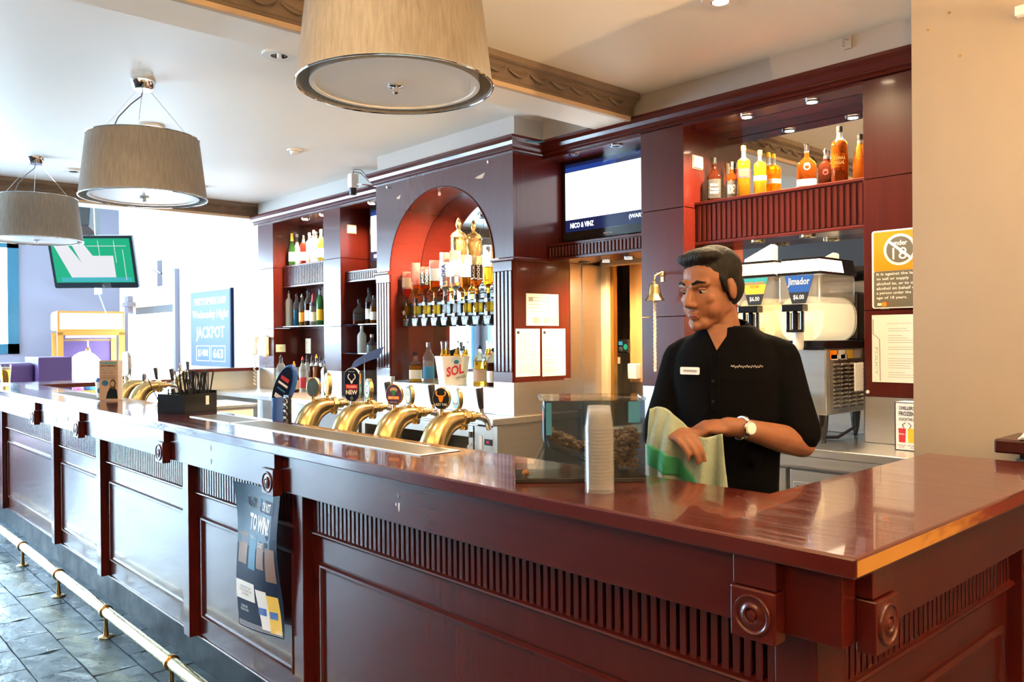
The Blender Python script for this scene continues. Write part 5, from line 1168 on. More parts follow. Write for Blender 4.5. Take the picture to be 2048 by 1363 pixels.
build('portrait_apron', MB().prism([(-.03, -.11), (.045, -.11), (.04, -.06), (.028, -.045), (-.005, -.045), (-.02, -.07)], .003, .0036).xf(frame(cc+r_.normalized()*.012, r_, u_)), 'kick_black', mc); build('portrait_hair', disc(cc+r_.normalized()*.027+u_*-.022, r_, u_, .019, .03, .0006, .0036), 'brass_old', mc); build('portrait_face', disc(cc+r_.normalized()*.026+u_*-.02, r_, u_, .012, .017, .0006, .0043), 'kraft', mc)
q = on_z(188, 796, BZ); o = thing('paper_cup', (q.x, q.y+.05, BZ), 'white paper cup with blue lid behind the brown menu card', 'cup'); c = (q.x, q.y+.05)
build('cup', MB().lathe([(.032, BZ), (.042, BZ+.105), (.04, BZ+.105), (.03, BZ+.003)], 24, c), 'paper', o, smooth=True); build('lid', MB().lathe([(.045, BZ+.105), (.045, BZ+.113), (.04, BZ+.115), (.038, BZ+.128), (.01, BZ+.13)], 24, c), 'blue_print', o, smooth=True); build('print', disc(Vector((c[0], c[1], BZ+.05))+Vector((.033, -.02, 0)), (.5, .86, 0), (.08, 0, 1), .018, .02, .004), 'sky_print', o)
# beer glass
q = on_z(11, 769, BZ); o = thing('beer_glass', (q.x, q.y, BZ), 'half full beer glass on the bar at the left edge', 'glass'); c = (q.x, q.y)
build('glass', MB().lathe([(.033, BZ), (.045, BZ+.17), (.043, BZ+.17), (.031, BZ+.02)], 24, c, (1, 1)), 'pane', o, smooth=True); build('beer', MB().lathe([(.03, BZ+.02), (.041, BZ+.125)], 24, c), 'beer', o, smooth=True); build('foam', MB().lathe([(.041, BZ+.125), (.0425, BZ+.15)], 24, c), 'foam', o, smooth=True)
# nut dispenser
a, b = on_z(1030, 966, BZ), on_z(1291, 964, BZ); ux = (b-a).normalized(); uy = Vector((0, 0, 1)).cross(ux)
Fn = Matrix(((ux.x, uy.x, 0, a.x), (ux.y, uy.y, 0, a.y), (0, 0, 1, BZ), (0, 0, 0, 1))); LN = (b-a).length
nd = thing('nut_dispenser', tuple((a+b)/2), 'clear acrylic nut dispenser box with open chute on the bar top', 'dispenser')
bx0, dp_, hn = .075, .13, .205
def nb(nm, x0, x1, y0, y1, z0, z1, m, **k): return build(nm, box(x0, x1, y0, y1, z0, z1).xf(Fn), m, nd, **k)
nb('base', .0, LN, 0, dp_, 0, .012, 'black_gloss', bevel=.002); nb('front_rail', .0, LN, 0, .003, .012, .035, 'acrylic_smoke')
nb('front_wall', bx0, LN, 0, .003, .012, hn, 'acrylic_smoke'); nb('back_wall', bx0, LN, dp_-.003, dp_, .012, hn, 'acrylic_smoke'); nb('end_wall', LN-.003, LN, .003, dp_-.003, .012, hn, 'acrylic_smoke'); nb('mouth_wall', bx0, bx0+.003, .003, dp_-.003, .085, hn, 'acrylic_smoke'); nb('tray_lip', 0, .003, 0, dp_, .012, .03, 'acrylic')
build('chute_side', MB().prism([(0, .012), (bx0, .012), (bx0, .085), (.05, .03), (0, .03)], 0, .003, 'y').xf(Fn), 'acrylic', nd); build('chute_side', MB().prism([(0, .012), (bx0, .012), (bx0, .085), (.05, .03), (0, .03)], dp_-.003, dp_, 'y').xf(Fn), 'acrylic', nd)
build('ramp', MB().prism([(bx0+.01, .088), (bx0+.014, .092), (.24, .03), (.236, .026)], .004, dp_-.004, 'y').xf(Fn), 'plastic_grey', nd)
nb('lid', bx0-.012, LN+.003, -.004, dp_+.004, hn, hn+.01, 'acrylic', bevel=.004); nb('corner_label', bx0+.004, bx0+.018, -.001, .0, .12, hn-.004, 'sky_print'); nb('corner_label', LN-.042, LN-.012, -.001, .0, .15, hn-.002, 'sky_print'); nb('side_label', bx0-.001, bx0, .01, dp_-.01, .1, hn-.02, 'sky_print'); nb('side_label', bx0-.0015, bx0-.001, .02, dp_-.02, .15, hn-.03, 'red_print')
nuts = MB()
for i in range(900):
    x = random.uniform(bx0+.016, LN-.012); y = random.uniform(.01, dp_-.01)
    lo = max(.02, .10-.39*(x-bx0-.01)); hi = .055+.075*((x-bx0)/(LN-bx0))**.8+.01*math.sin(x*40+y*30)
    if x < bx0+.08: hi = max(hi, lo+.03)
    z = lo+.008+(max(hi-lo-.01, .004))*random.random()**.7; r = random.uniform(.007, .011)
    p = Fn @ Vector((x, y, z)); nuts.ell(p, (r, r*.7, r*.62), 6, 4, Matrix.Rotation(random.uniform(0, 6), 3, 'Z') @ Matrix.Rotation(random.uniform(-1, 1), 3, 'X'))
no = build('nut_pile', nuts, 'nut', None, smooth=True); no['kind'] = 'stuff'; tag(no, 'heap of mixed roasted nuts inside the clear dispenser', 'nuts')
p = Fn @ Vector((.028, .03, .021)); tag(build('nut', MB().ell(p, (.011, .009, .0085), 12, 8), 'sign_orange', smooth=True), 'single orange coated nut lying in the dispenser chute', 'nut')
# stack of plastic cups, upside down
q = on_z(1199, 982, BZ); q.y += .0
NC = 19
cup_me = None
for i in range(NC):
    z = BZ+i*.0083; lab = ('lowest clear plastic cup of the upside down stack, resting on the bar' if i == 0 else 'topmost clear plastic cup of the upside down stack on the bar' if i == NC-1 else ORD[i]+' clear plastic cup from the bottom of the upside down stack')
    if cup_me is None:
        o = build('plastic_cup', MB().lathe([(.0355, 0), (.0355, .003), (.034, .0035), (.0275, .05), (.0262, .0535), (.024, .0535), (.0265, .049), (.033, .0035), (.034, 0)], 32, (q.x, q.y), (0, 0)).add([(q.x+.0262*math.cos(t*PI/16), q.y+.0262*math.sin(t*PI/16), .053) for t in range(32)], [tuple(range(32))]).xf(Matrix.Translation((0, 0, z))), 'cup_plastic', smooth=True); cup_me = o
    else: o = cup_me.copy(); COL.objects.link(o); o.location.z = cup_me.location.z+i*.0083
    tag(o, lab, 'cup', 'stack of clear plastic cups')
# ================================================================== signs and papers
def sign_rect(px0, py0, px1, py1, Y):
    a = on_y(px0, py0, Y); b = on_y(px1, py1, Y); return a, b
YS = 3.948
a = on_y(1744, 463, YS); b = on_y(1746, 617, YS); sw_, sh_ = .262, a.z-b.z
sg = thing('warning_sign', (a.x+sw_/2, YS, b.z), 'orange and grey under 18 alcohol warning sign on the right pilaster', 'sign')
R0, U0 = Vector((1, 0, 0)), Vector((0, 0, 1)); cs = Vector((a.x+sw_/2, YS, (a.z+b.z)/2))
build('board', rplate(cs, R0, U0, sw_, sh_, .003, 0, .012), 'print_white', sg); build('orange_field', plate(cs+U0*sh_*.23, R0, U0, sw_-.018, sh_*.50, .0008, .003), 'sign_orange', sg); build('grey_field', rplate(cs-U0*sh_*.255, R0, U0, sw_-.018, sh_*.465, .0008, .003, .008), 'sign_grey', sg)
cr = cs+U0*sh_*.24
build('roundel', disc(cr, R0, U0, .062, .062, .0006, .0038, 40), 'sign_grey', sg); build('roundel_ring', ring(cr, R0, U0, .062, .074, .0012, .0038, 48), 'print_white', sg)
text('lettering', 'under', 'print_white', sg, cr+U0*.032, R0, U0, .07, .024, .02, lift=.0048); text('lettering', '18', 'print_white', sg, cr-U0*.018, R0, U0, .066, .056, .0, lift=.0048)
s45 = Vector((.77, 0, -.64)); build('slash', plate(cr, s45, s45.cross(Vector((0, 1, 0)))*1, .128, .012, .001, .0052), 'print_white', sg)
tl_ = cs+Vector((-sw_/2+.022, 0, -.018))
for i, l in enumerate(('It is against the law', 'to sell or supply', 'alcohol to, or to obtain', 'alcohol on behalf of,', 'a person under the', 'age of 18 years.')):
    text('lettering', l, 'print_white', sg, tl_+Vector((0, 0, -i*.0225-.006)), R0, U0, len(l)*.0089, .0165, .012, lift=.0042, align='L')
build('logo', plate(tl_+Vector((.014, 0, -.148)), R0, U0, .02, .012, .0006, .0038), 'print_white', sg); build('logo', disc(tl_+Vector((.036, 0, -.148)), R0, U0, .013, .011, .0006, .0038), 'sign_orange', sg); build('logo', plate(tl_+Vector((.052, 0, -.145)), R0, U0, .014, .006, .0006, .0038), 'red_print', sg)
text('lettering', 'Office of Liquor\nGaming & Racing', 'print_white', sg, tl_+Vector((.038, 0, -.167)), R0, U0, .04, .010, 0, lift=.0042)
a = on_y(1744, 630, YS); b = on_y(1745, 763, YS); pw_, ph_ = .262, a.z-b.z
nt_ = thing('policy_notice', (a.x+pw_/2, YS, b.z), 'white typed policy notice in a sleeve below the under 18 sign', 'notice'); cn = Vector((a.x+pw_/2, YS, (a.z+b.z)/2))
build('sheet', plate(cn, R0, U0, pw_, ph_, .0015), 'paper', nt_); build('side_swoosh', MB().tube([cn+Vector((-.125, -.002, .14)), cn+Vector((-.125, -.002, .07)), cn+Vector((-.095, -.002, .045)), cn+Vector((-.092, -.002, -.155))], .0022, 6), 'paper_ink', nt_)
text('lettering', 'LIQUOR SELF EXCLUSION SCHEME', 'paper_ink', nt_, cn+U0*.118+R0*.02, R0, U0, .16, .008, 0, lift=.002); text('lettering', 'POLICY', 'paper_ink', nt_, cn+R0*-.11-U0*.06, (0, 0, -1), R0, .13, .014, 0, lift=.002)
def lines(par, c, r, u, w, h, n, m='paper_ink', lift=.0016, seed=0):
    rnd = random.Random(seed); mb = MB()
    for i in range(n):
        k = rnd.uniform(.4, 1); z = h/2-(i+.5)*h/n
        if rnd.random() < .2: continue
        p = plate(Vector(c)+Vector(r)*(-w/2+w*k/2)+Vector(u)*z, r, u, w*k, h/n*.18, .0004, lift); mb.add(p.v, p.f)
    return build('text_lines', mb, m, par)
lines(nt_, cn+R0*.025-U0*.02, R0, U0, .16, .24, 22, seed=3)
# papers on the side of the arched unit (plane x = -4)
R1 = Vector((0, 1, 0)); XS = AX1+.001
def side_paper(px0, py0, px1, py1, label, n, seed, pics=False):
    a = on_x(px0, py0, XS); b = on_x(px1, py1, XS); w, h = b.y-a.y, a.z-b.z; c = Vector((XS, (a.y+b.y)/2, (a.z+b.z)/2))
    o = thing('notice', (XS, c.y, b.z), label, 'notice'); build('sheet', plate(c, R1, U0, w, h, .0012), 'paper', o); lines(o, c, R1, U0, w*.84, h*.86, n, seed=seed)
    if pics:
        for (u, v, pw2, ph2) in ((-.36, .32, .14, .14), (-.2, -.34, .18, .2), (.12, -.34, .16, .2), (.4, -.34, .2, .26)): build('photo', plate(c+R1*u*w+U0*v*h, R1, U0, pw2*w, ph2*h, .0005, .0018), 'paper_ink', o)
    else: build('stamp', plate(c+R1*-.4*w+U0*.42*h, R1, U0, .1*w, .06*h, .0005, .0018), 'ink_black', o)
side_paper(1052, 586, 1117, 651, 'wide white notice with small photos on the side of the arched unit', 8, 5, True)
side_paper(1031, 657, 1080, 751, 'white typed sheet on the side of the arched unit, left one of the lower two', 20, 6)
side_paper(1084, 657, 1131, 750, 'white typed sheet on the side of the arched unit beside the doorway', 20, 7)
# fingerprint terminal
q = on_y(1248, 692, 4.72); o = thing('access_terminal', tuple(q), 'black fingerprint access terminal with green reader on the pine corridor wall', 'terminal')
build('body', box(q.x-.05, q.x+.065, 4.685, 4.72, q.z-.05, q.z+.05), 'black_gloss', o, bevel=.008); build('screen', box(q.x-.02, q.x+.015, 4.682, 4.686, q.z+.008, q.z+.036), 'screen_teal', o); build('reader', disc((q.x+.044, 4.685, q.z-.004), R0, U0, .017, .021, .004), 'screen_green', o)
for i in range(3):
    for j in range(3): build('key', box(q.x-.02+i*.013, q.x-.011+i*.013, 4.681, 4.686, q.z-.036+j*.012, q.z-.028+j*.012), 'plastic_grey', o)
q2 = on_y(1237, 719, 4.72); tag(build('junction_box', box(q2.x-.035, q2.x+.02, 4.69, 4.72, q2.z-.03, q2.z+.02), 'switch_plate', bevel=.003), 'small cream junction box below the access terminal', 'box')
q2 = on_y(1271, 743, 4.72); tag(build('towel_dispenser', box(q2.x-.025, q2.x+.05, 4.66, 4.72, q2.z-.05, q2.z+.06), 'white_plastic', bevel=.005), 'white paper towel box on the corridor wall behind the pilaster edge', 'dispenser')
# buzzer boxes on the reveals
for (px, py, X, lab) in ((1394, 325, -2.84, 'cream square blank plate on the reveal left of the whiskey bottles'), (703, 458, -6.672, 'cream square blank plate on the reveal of the left television niche')):
    q = on_x(px, py, X); o = thing('wall_plate', (X, q.y, q.z), lab, 'wall plate'); build('plate', box(X, X+.014, q.y-.045, q.y+.045, q.z-.035, q.z+.035), 'switch_plate', o, bevel=.004); build('back_box', box(X, X+.004, q.y-.05, q.y+.05, q.z-.04, q.z+.04), 'cream_plastic', o)
# ================================================================== bell
q = on_y(1325, 552, 3.95); be = thing('ship_bell', (q.x, 3.95, q.z), 'polished brass ship bell on a bracket with plaited rope', 'bell')
build('bracket_plate', box(q.x-.012, q.x+.012, 3.945, 3.95, q.z-.035, q.z+.03), 'brass', be, bevel=.002)
c = on_y(1309, 580, 3.82); bxp, bzp = c.x, on_y(1309, 601, 3.82).z
build('arm', MB().tube([(q.x, 3.945, q.z), (q.x-.01, 3.91, q.z+.018), (bxp+.02, 3.86, q.z+.012), (bxp, 3.825, q.z-.005), (bxp, 3.82, q.z-.03)], .006, 10), 'brass', be, smooth=True)
build('bell', MB().lathe([(.058, 0), (.056, .006), (.042, .022), (.036, .05), (.033, .08), (.028, .093), (.012, .10), (.010, .115)], 32, (bxp, 3.82)).xf(Matrix.Translation((0, 0, bzp))), 'brass', be, smooth=True)
build('clapper', MB().ell((bxp, 3.82, bzp-.002), (.010, .010, .012)), 'brass_old', be, smooth=True)
zr = on_y(1306, 742, 3.82).z; rp = MB()
for k in (0, 2.1, 4.2): rp.tube([(bxp+.005*math.cos(i*.5+k), 3.82+.005*math.sin(i*.5+k), bzp-.01-(bzp-.01-zr)*i/70) for i in range(71)], .0042, 5)
build('rope', rp, 'rope', be, smooth=True)
# ================================================================== slush machine
FYs = 3.72
xr = -1.885; xl = -2.365; xm = (xr+xl)/2
sl = thing('slush_machine', (xm, 3.93, 1.0), 'two bowl frozen drink machine with louvred steel side on the counter', 'drink machine')
zb = 1.135; zt_ = 1.455
build('base', box(xl, xr, FYs+.03, 4.15, zb, zt_), 'steel', sl, bevel=.006); build('drip_deck', box(xl-.005, xr+.005, FYs, 4.17, zt_, zt_+.04), 'black_gloss', sl, bevel=.004); build('rear_housing', box(xl, xr, 4.09, 4.17, zt_+.04, 1.74), 'black', sl, bevel=.01)
for x in (xl+.03, xr-.03):
    for y in (FYs+.06, 4.12): build('foot', MB().lathe([(.014, 1.0), (.014, 1.01), (.010, 1.015), (.020, 1.06), (.026, zb)], 12, (x, y)), 'black_gloss', sl, smooth=True)
lv0 = None
build('louvre_panel', box(xr, xr+.002, FYs+.06, 4.14, zb+.02, zt_-.06), 'steel_x', sl)
for j in range(11):
    for i in range(4):
        y = FYs+.10+i*.085; z = zb+.035+j*.02
        if lv0 is None: lv0 = build('louvre', MB().prism([(0, 0), (.008, .003), (.008, .006), (0, .013)], y, y+.06, 'y').xf(Matrix.Translation((xr+.002, 0, z))), 'steel', sl); lb_ = lv0.location.copy()
        else: o = lv0.copy(); COL.objects.link(o); o.location = (lb_.x, lb_.y+i*.085, lb_.z+j*.02)
        if j < 10: pass
dk = MB()
for j in range(11):
    for i in range(4): y = FYs+.10+i*.085; z = zb+.033+j*.02; dk.box(xr+.002, xr+.0026, y, y+.06, z-.003, z)
build('louvre_gaps', dk, 'black', sl)
for i, m_ in enumerate(('sign_orange', 'print_white', 'yellow_print', 'print_white')): build('sticker', box(xr+.001, xr+.0025, FYs+.07+i*.085, FYs+.14+i*.085, zt_-.05, zt_-.008), m_, sl)
for i, m_ in enumerate(('print_white', 'print_white')): build('sticker', box(xr+.001, xr+.0025, FYs+.08+i*.1, FYs+.15+i*.1, zt_-.055, zt_-.03), m_, sl)
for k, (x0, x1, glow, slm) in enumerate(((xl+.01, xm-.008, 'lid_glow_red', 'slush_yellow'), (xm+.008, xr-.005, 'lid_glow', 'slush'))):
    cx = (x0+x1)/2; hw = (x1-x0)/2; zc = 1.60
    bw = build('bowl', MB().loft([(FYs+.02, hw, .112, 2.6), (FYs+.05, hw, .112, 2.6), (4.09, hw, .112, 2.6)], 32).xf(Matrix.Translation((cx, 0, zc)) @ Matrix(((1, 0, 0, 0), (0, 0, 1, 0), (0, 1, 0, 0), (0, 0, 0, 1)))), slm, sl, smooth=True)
    build('bowl_flange', MB().loft([(4.06, hw+.004, .118, 2.6), (4.075, hw+.004, .118, 2.6)], 32).xf(Matrix.Translation((cx, 0, zc)) @ Matrix(((1, 0, 0, 0), (0, 0, 1, 0), (0, 1, 0, 0), (0, 0, 0, 1)))), 'tank_plastic', sl, smooth=True)
    build('tank', box(x0+.002, x1-.002, FYs+.0, 4.08, 1.675, 1.815), 'tank_plastic', sl, bevel=.012, seg=3)
    build('lid_rim', box(x0-.002, x1+.002, FYs-.006, 4.09, 1.815, 1.828), 'black_gloss', sl, bevel=.003)
    ld = MB().prism([(x0+.004, 1.828), (x1-.004, 1.828), (x1-.016, 1.888), (x0+.016, 1.888)], FYs+.012, 3.96, 'y'); build('lid_light', ld, glow, sl); build('lid_top', box(x0+.012, x1-.012, FYs+.01, 4.08, 1.886, 1.898), 'black_gloss', sl, bevel=.003); build('lid_rear', MB().prism([(x0+.004, 1.828), (x1-.004, 1.828), (x1-.014, 1.888), (x0+.014, 1.888)], 3.96, 4.085, 'y'), 'black_gloss', sl)
    # front badge
    tz = 1.75; bdg = MB().prism([(cx-.075, tz+.062), (cx+.075, tz+.062), (cx+.035, tz-.075), (cx-.035, tz-.075)], FYs-.003, FYs, 'y'); B_ = build('badge', bdg, 'blue_print' if k else 'yellow_print', sl)
    build('badge_price_field', MB().prism([(cx-.052, tz-.02), (cx+.052, tz-.02), (cx+.035, tz-.075), (cx-.035, tz-.075)], FYs-.004, FYs-.003, 'y'), 'ink_black', B_)
    if not k: build('badge_band', MB().prism([(cx-.075, tz+.062), (cx+.075, tz+.062), (cx+.066, tz+.03), (cx-.066, tz+.03)], FYs-.004, FYs-.003, 'y'), 'teal_print', B_)
    text('lettering', 'Jimador' if k else 'SOUTHERN COMFORT\nAND LIME', 'print_white' if k else 'sign_orange', B_, (cx, FYs-.004, tz+.028), R0, U0, .115, .045 if k else .03, .02, lift=.001); text('lettering', '$6.00', 'print_white', B_, (cx, FYs-.004, tz-.045), R0, U0, .056, .026, .02, lift=.001)
    # dispensing tap
    T_ = build('tap', MB().lathe([(.022, 1.45), (.026, 1.47), (.026, 1.53), (.03, 1.56)], 16, (cx, FYs-.01)), 'white_plastic', sl, smooth=True)
    hd = MB(); hd.box(cx-.055, cx+.055, FYs-.075, FYs-.015, 1.635, 1.67); hd.box(cx-.045, cx-.03, FYs-.05, FYs-.03, 1.545, 1.635); hd.box(cx+.03, cx+.045, FYs-.05, FYs-.03, 1.545, 1.635); hd.box(cx-.012, cx+.012, FYs-.05, FYs-.03, 1.545, 1.635); hd.box(cx-.045, cx+.045, FYs-.05, FYs-.03, 1.535, 1.548); build('tap_handle', hd, 'black_gloss', sl, bevel=.005)
    build('tap_plate', box(cx-.03, cx+.03, FYs-.03, FYs-.02, 1.54, 1.63), 'white_plastic', sl)
build('power_cord', MB().tube([(xr-.02, 4.1, 1.15), (xr-.0, 4.06, 1.06), (xr-.04, 3.95, 1.012), (xr-.15, 3.86, 1.008), (xr-.3, 3.9, 1.008)], .008, 8), 'rubber', sl, smooth=True)
# jug lid and promo pouch seen beside the bartender
q = on_y(1528, 520, 3.9); tag(build('plastic_scoop', MB().prism([(q.x-.12, 1.90), (q.x+.06, 1.90), (q.x+.06, 1.99), (q.x+.04, 2.0), (q.x-.12, 1.93)], 3.9, 3.94, 'y'), 'white_plastic', bevel=.006), 'white plastic scoop lying on top of the left slush bowl', 'scoop')
q = on_y(1568, 800, 3.66); pc = thing('drink_pouch', (q.x, 3.66, 1.0), 'yellow and teal drink pouch standing behind the bartender arm', 'pouch')
build('pouch', MB().loft([(1.0, .055, .03, 3), (1.06, .057, .028, 3), (1.14, .055, .02, 3), (1.235, .05, .004, 3)], 20, (q.x, 3.66)), 'yellow_print', pc, smooth=True); build('teal_top', MB().loft([(1.15, .0555, .0195, 3), (1.24, .051, .005, 3)], 20, (q.x, 3.66)), 'teal_print', pc, smooth=True)
text('lettering', 'SOUTHERN\nCOMFORT', 'ink_black', pc, (q.x, 3.628, 1.115), R0, U0, .06, .03, .02, lift=.002); build('base_band', box(q.x-.05, q.x+.05, 3.628, 3.632, 1.012, 1.06), 'sign_orange', pc)
# frozen cocktail box
bx_ = on_z(1790, 899, 1.0); o = thing('cocktail_box', (bx_.x+.075, bx_.y+.05, 1.0), 'white carton printed CHILLERS FROZEN COCKTAILS beside the pier', 'box')
hb_ = on_y(1790, 803, bx_.y).z-1.0; wb = .15; x0, y0 = bx_.x, bx_.y
build('carton', box(x0, x0+wb, y0, y0+.10, 1.0, 1.0+hb_), 'print_white', o, bevel=.002)
for (a1, a2, z1, z2) in ((0, .004, 0, hb_), (.108, .112, 0, hb_), (.004, .108, hb_-.004, hb_), (.004, .108, 0, .004)): build('border', box(x0+a1, x0+a2, y0-.001, y0, 1.0+z1, 1.0+z2), 'ink_black', o)
cbx = x0+.052
for i, l in enumerate(('CHILLERS', 'FROZEN', 'COCKTAILS')): text('lettering', l, 'ink_black', o, (cbx, y0, 1.0+hb_*(.88-.115*i)), R0, U0, .068, hb_*(.075, .09, .06)[i], .02, lift=.0012)
for s, m_ in ((-1, 'red_print'), (1, 'lemon')):
    build('drink_print', MB().prism([(cbx+s*.02-.016, 1+hb_*.46), (cbx+s*.02+.016, 1+hb_*.46), (cbx+s*.02+.014, 1+hb_*.17), (cbx+s*.02-.014, 1+hb_*.17)], y0-.0012, y0, 'y'), m_, o); build('straw_print', MB().tube([(cbx+s*.012, y0-.001, 1+hb_*.47), (cbx+s*.02, y0-.001, 1+hb_*.53), (cbx+s*.006, y0-.001, 1+hb_*.58)], .0015, 5), 'ink_black', o)
    text('lettering', 'LONG ISLAND\nICED TEA' if s < 0 else 'MARGARITA\nLIME', 'ink_black', o, (cbx+s*.022, y0, 1+hb_*.09), R0, U0, .036, hb_*.07, 0, lift=.0012)
text('lettering', 'TEQUILA', 'print_white', o, (cbx-.022, y0, 1+hb_*.34), R0, U0, .028, .008, .02, lift=.002)
# notepad clip on the pilaster edge and small white knob
q = on_y(1722, 765, 3.93); tag(build('paper_towel_roll', box(-1.80, -1.793, 3.86, 3.95, on_y(1722, 780, 3.93).z, on_y(1722, 725, 3.93).z), 'white_plastic', bevel=.003), 'white plastic holder on the edge of the right pilaster beside the louvres', 'holder')
q = on_y(1736, 783, 3.95); tag(build('white_knob', MB().lathe([(.008, 0), (.010, .006), (.004, .012)], 14).xf(Matrix.Translation((q.x, 3.95, q.z)) @ Matrix.Rotation(PI/2, 4, 'X')), 'white_plastic', smooth=True), 'small white round knob at the foot of the right pilaster', 'white_knob')
# side table at the right edge
q = on_y(2005, 872, 2.80); o = thing('side_table', (q.x+.4, 2.82, 0), 'dark wooden table edge with papers showing at the right edge', 'table')
build('top', box(q.x, q.x+.9, 2.72, 2.94, q.z-.042, q.z), 'wood_dark', o, bevel=.006); build('pedestal', box(q.x+.045, q.x+.85, 2.76, 2.92, 0, q.z-.06), 'plastic_grey', o, bevel=.004); build('neck', box(q.x+.055, q.x+.8, 2.77, 2.91, q.z-.06, q.z-.042), 'black', o)
for i in range(3): tag(build('paper_sheet', plate((q.x+.16, 2.79, q.z+.002+.004*i), (1, .1*i, 0), (-.1*i, 1, 0), .2, .11, .003), 'paper'), ORD[i]+' sheet from the bottom of the loose papers on the side table', 'paper', 'papers on the side table')
# white cap on the wall behind the bartender (price ticket on reveal)
q = on_x(1393, 636, -2.84); tag(build('white_hook', MB().ell((-2.83, q.y, q.z), (.01, .02, .028)), 'white_plastic', smooth=True), 'small white hook on the pilaster reveal beside the bartender face', 'hook')
# steel till slip tray on counter left, lime and price flag
q = on_y(802, 683, 2.9); pr = thing('price_flag', tuple(on_y(790, 690, 3.56)), 'dark curved price flag printed with white text behind the stag badge', 'sign')
PF = [on_y(708, 722, 3.56), on_y(735, 702, 3.56), on_y(768, 693, 3.56)]
def pf(u, v): a = PF[0].lerp(PF[1], u).lerp(PF[1].lerp(PF[2], u), u); return (a.x, a.y-.05*v, a.z-.085*v+.0)
build('flag', MB().grid(pf, 10, 3), 'navy_print', pr, smooth=True); build('post', MB().tube([(PF[1].x, 3.53, 1.0), (PF[1].x, 3.53, PF[1].z-.05)], .006, 8), 'chrome', pr); build('foot', box(PF[1].x-.1, PF[1].x+.1, 3.46, 3.62, 1.0, 1.008), 'steel_x', pr)
# ================================================================== the bartender
MAN = (-1.40, 2.17, 0); MRZ = .36
def rem(o, vox, it=4, f=.5):
    r = o.modifiers.new('remesh', 'REMESH'); r.mode = 'VOXEL'; r.voxel_size = vox; r.use_smooth_shade = True
    s = o.modifiers.new('smooth', 'SMOOTH'); s.iterations = it; s.factor = f
    return o
V3 = Vector
HC = V3((-.05, -.035, 1.662)); HR = Matrix.Rotation(-.42, 3, 'Z') @ Matrix.Rotation(.16, 3, 'X')
def hp(x, y, z): return HC+HR @ V3((x, y, z))
body = MB()
TOR = [(.90, .135, .10), (.96, .142, .106), (1.06, .130, .098), (1.16, .134, .103), (1.28, .148, .113), (1.40, .155, .108), (1.465, .145, .088), (1.51, .11, .07), (1.545, .068, .058)]
def torso(mb, g, secs): mb.loft([(z, rx+g, ry+g, 2.5) for z, rx, ry in secs], 28)
torso(body, 0, TOR)
body.cap((-.012, .012, 1.48), hp(0, .03, -.07), .060, .056)
# head
H = MB()
H.ell(hp(0, .018, .036), (.075, .097, .084), 24, 16, HR); H.ell(hp(0, -.018, -.03), (.064, .074, .084), 20, 14, HR)
for s in (-1, 1):
    H.cap(hp(s*.042, .016, -.055), hp(s*.016, -.062, -.094), .022, .021); H.ell(hp(s*.04, -.056, -.022), (.021, .02, .019), 12, 8, HR); H.ell(hp(s*.036, -.04, -.05), (.027, .033, .036), 12, 8, HR); H.cap(hp(s*.012, -.083, .021), hp(s*.045, -.068, .024), .0125, .012)
    H.ell(hp(s*.011, -.098, -.037), (.009, .010, .008), 8, 6, HR); H.ell(hp(s*.077, .012, -.006), (.009, .019, .031), 10, 8, HR)
H.ell(hp(0, -.078, -.101), (.021, .017, .016), 12, 8, HR); H.cap(hp(0, -.085, .012), hp(0, -.109, -.031), .009, .0125); H.ell(hp(0, -.089, -.061), (.023, .010, .006), 12, 8, HR); H.ell(hp(0, -.087, -.073), (.020, .011, .0075), 12, 8, HR)
body.add(H.v, H.f)
# arms
SL, EL, WL = V3((.148, .01, 1.452)), V3((.213, -.02, 1.205)), V3((.072, -.215, 1.268))
SR, ER, WR = V3((-.148, .01, 1.448)), V3((-.205, -.05, 1.185)), V3((-.135, -.235, 1.255))
def arm(mb, S, E, Wp):
    mb.cap(S, S.lerp(E, .5), .05, .045); mb.cap(S.lerp(E, .5), E, .045, .039); mb.cap(E, E.lerp(Wp, .35), .04, .041); mb.cap(E.lerp(Wp, .35), Wp, .041, .026)
arm(body, SL, EL, WL); arm(body, SR, ER, WR)
def hand(mb, Wp, d, n, side, curl=.6):
    d = V3(d).normalized(); n = V3(n); n = (n-d*n.dot(d)).normalized(); s = d.cross(n)*side
    B = Matrix((s, d, n)).transposed()
    mb.cap(Wp, Wp+d*.03, .026, .028); mb.ell(Wp+d*.058, (.04, .046, .017), 16, 10, B)
    for i, L in enumerate((.9, 1.0, .95, .76)):
        p = Wp+d*(.092-.004*abs(i-1))+s*(.029-.0195*i); a = .25; r = .0096 if i < 3 else .0083
        for seg in (.042, .027, .021):
            a += curl; dr = d*math.cos(a)+n*math.sin(a); q = p+dr*seg*L; mb.cap(p, q, r, r*.92, 10); p = q; r *= .92
    p = Wp+d*.022+s*.03
    for seg, dr in ((.04, d*.62+s*.6+n*.45), (.03, d*.8+s*.1+n*.6), (.022, d*.8-s*.2+n*.6)):
        q = p+dr.normalized()*seg; mb.cap(p, q, .0115, .0105, 10); p = q
hand(body, WL, (-.80, -.22, .0), (-.1, .25, -.93), -1, .34)
hand(body, WR, (.66, -.40, -.08), (.1, .3, -.95), 1, .42)
for s in (-1, 1):
    body.cap((s*.085, .0, .88), (s*.095, .0, .5), .078, .055); body.cap((s*.095, 0, .5), (s*.1, .01, .09), .053, .036); body.cap((s*.1, .02, .045), (s*.105, -.14, .03), .035, .03)
man = build('person', body, 'skin'); man.rotation_euler = (0, 0, MRZ)
_c = man.location.copy(); man.location = V3(MAN)+rotz(MRZ) @ _c
rem(man, .0042, 5, .5)
tag(man, 'dark haired bartender in black polo shirt looking down with a towel in his hands', 'person')
MW = Matrix.Translation(MAN) @ rotz(MRZ)
